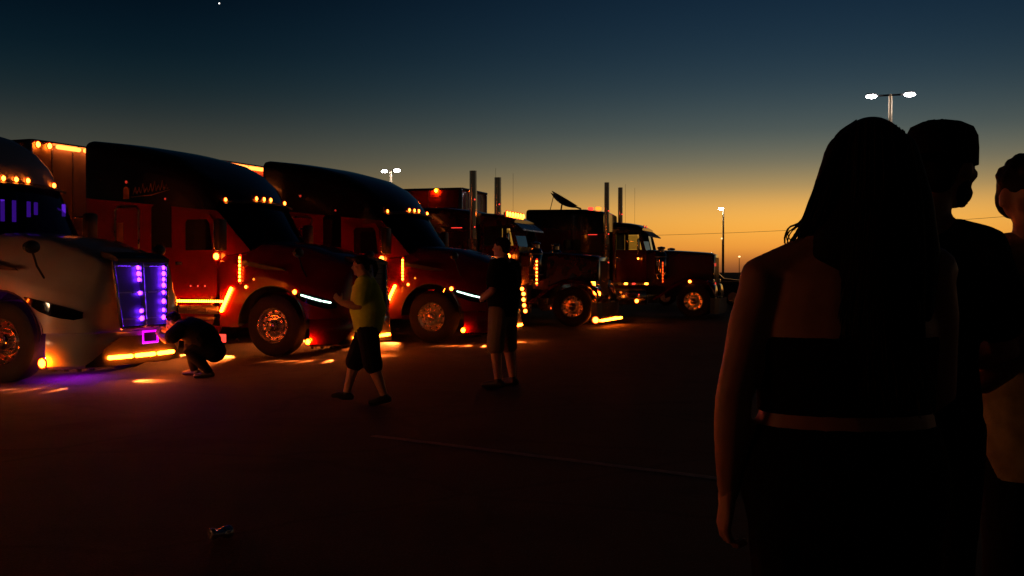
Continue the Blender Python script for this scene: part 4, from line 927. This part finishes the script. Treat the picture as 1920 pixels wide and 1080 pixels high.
# ------------------------------------------------------------------ lamp posts
def at(x, y, d): return Vector(((x - 960) / 2059 * d, d, 1.42 + (510 - y) / 2059 * d))
def lamp_post(label, x, ytop, d, span, heads=2, turn=0, er=1.0):
    top = at(x, ytop, d); t_ = thing('lamp_post', label, 'lamp post', (top.x, d, 0), turn, 'car park lamp posts'); h = top.z
    MB().lathe([(0, .22), (.02, .22), (.6, .20), (.62, .13), (h, .085), (h + .05, .06)], n=14).build('pole', 'galvanised', t_)
    MB().box(-.3, .3, -.3, .3, 0, .35, .04).build('pole_base', 'galvanised', t_)
    for s in ((-1, 1) if heads == 2 else (-1,)):
        MB().box(min(0, s * span * .35), max(0, s * span * .35), -.04, .04, h - .04, h + .04, .01).build('arm', 'chassis', t_)
        hd = MB().box(s * span * .5 - .22, s * span * .5 + .22, -.12, .12, h + .06, h + .12, .02).build('lamp_head', 'chassis', t_)
        MB().ell((s * span * .5, 0, h - .02), (.25 * er, .17, .095 * er), 14, 8).build('lamp_lens', 'street_white', hd)
    return t_
lamp_post('tall twin headed lamp post rising above the long haired woman', 1668, 179, 52, 1.72, turn=R(-20))
lamp_post('twin headed lamp post showing above the roof of the middle truck', 733, 320, 88, 1.2, turn=R(-30), er=1.15)
lamp_post('slim single headed lamp post against the orange sky, right of the trucks', 1356, 391, 120, .5, 1, er=1.2)
for lb, x, y, d in (('tiny warm lamp post low beside the slim lamp post', 1354, 447, 260), ('tiny pale lamp post far off by the bare shoulder', 1386, 481, 300)):
    p = at(x, y, d); t_ = thing('distant_lamp_post', lb, 'lamp post', (p.x, d, 0), 0, 'far lamp posts')
    MB().lathe([(0, .12), (p.z, .07)], n=8).build('pole', 'galvanised', t_); MB().ell((0, -.2, p.z), (.32, .3, .22), 10, 6).build('lamp_globe', 'far_warm', t_)

# ------------------------------------------------------------------ utility line
def upole(label, x, d, h):
    t_ = thing('utility_pole', label, 'utility pole', ((x - 960) / 2059 * d, d, 0), 0, 'utility poles')
    MB().lathe([(0, .16), (h, .11)], n=10).build('pole', 'wood_pole', t_); MB().box(-1.1, 1.1, -.06, .06, h - .5, h - .38, .01).build('cross_arm', 'wood_pole', t_)
    return Vector(((x - 960) / 2059 * d, d, h - .3))
pa = upole('wooden utility pole behind the farthest truck', 1060, 170, 7.2); pb = upole('wooden utility pole far right beyond the frame', 2200, 128, 9.9)
pts = [tuple(pa.lerp(pb, i / 30) - Vector((0, 0, .9 * 4 * (i / 30) * (1 - i / 30)))) for i in range(31)]
tag(MB().tube(pts, .025, 5).build('power_line', 'wire', None), 'thin dark power line crossing the orange sky', 'power line')

# ------------------------------------------------------------------ dark parked car right of the last truck
p = at(1352, 510, 47); t_ = thing('parked_car', 'dark parked car just right of the last truck', 'car', (p.x - .9, 47, 0), R(-12))
prof = [(-2.3, .45), (-2.32, .85), (-2.2, 1.05), (-1.9, 1.12), (-1.75, 1.18), (-1.35, 1.78), (-1.1, 1.86), (.1, 1.84), (.35, 1.76), (1.0, 1.16), (1.9, 1.05), (2.2, .92), (2.3, .7), (2.28, .45)]
rows = []
for y, ins in ((-.9, .0), (-.86, .0), (.86, .0), (.9, .0)):
    rows.append([(x * (1 if abs(y) < .88 else .985), y * (1 if z < 1.15 else .86), z - (0 if abs(y) < .88 else .02)) for x, z in prof])
bd = MB().grid(rows); nn2 = len(prof); bd.add(rows[0], [tuple(range(nn2))]); bd.add(rows[-1], [tuple(range(nn2))]); bd.build('body', 'paint_dark', t_)
for s in (-1, 1):
    MB().prism([(-1.55, 1.2), (-1.25, 1.7), (.1, 1.72), (.3, 1.66), (.78, 1.2)], s * .80 - .01, s * .80 + .012).build('side_window', 'dark_glass', t_)
    MB().box(-2.0, 1.9, s * .905 - .008, s * .905 + .012, 1.02, 1.05).build('chrome_trim', 'chrome', t_)
    for x in (-1.4, 1.4):
        w_ = MB().lathe([(-.1, .36), (.1, .36), (.1, .22), (-.1, .22)], (x, s * .84, .36), 'y', 20, cap=False).build('wheel', 'rubber', t_); MB().lathe([(-.08, .22), (.08, .22)], (x, s * .84, .36), 'y', 16).build('rim', 'chrome_dull', w_)

# ------------------------------------------------------------------ crushed can on the asphalt
c = ground_px(412, 1012); mb = MB()
rows = []
for i, x in enumerate([-.06 + .01 * k for k in range(13)]):
    q = .9 if i in (0, 12) else 1; sq = 1 - .45 * math.exp(-((i - 5) / 2.2) ** 2)
    rows.append([(x, .033 * q * math.cos(a) * (1 + .2 * (1 - sq)), .033 + .033 * q * math.sin(a) * sq + random.uniform(-.002, .002)) for a in [2 * math.pi * k / 16 for k in range(16)]])
mb.grid(rows, True).add(rows[0], [tuple(range(16))]).add(rows[-1], [tuple(range(16))])
can = mb.build('drink_can', 'can_metal', None, tuple(c)); can.rotation_euler = (0, 0, R(40)); tag(can, 'small crushed metal can glinting on the dark asphalt in the foreground', 'can')
MB().lathe([(-.001, .012), (.003, .012)], (-.062, 0, .033), 'x', 10).build('pull_tab', 'chrome', can)

# ------------------------------------------------------------------ evening star
p = at(413, 8, 3000); tag(MB().ell((0, 0, 0), (2.0, 2.0, 2.0), 8, 6).build('evening_star', 'star_white', None, tuple(p)), 'tiny bright star high in the dark blue sky', 'star')
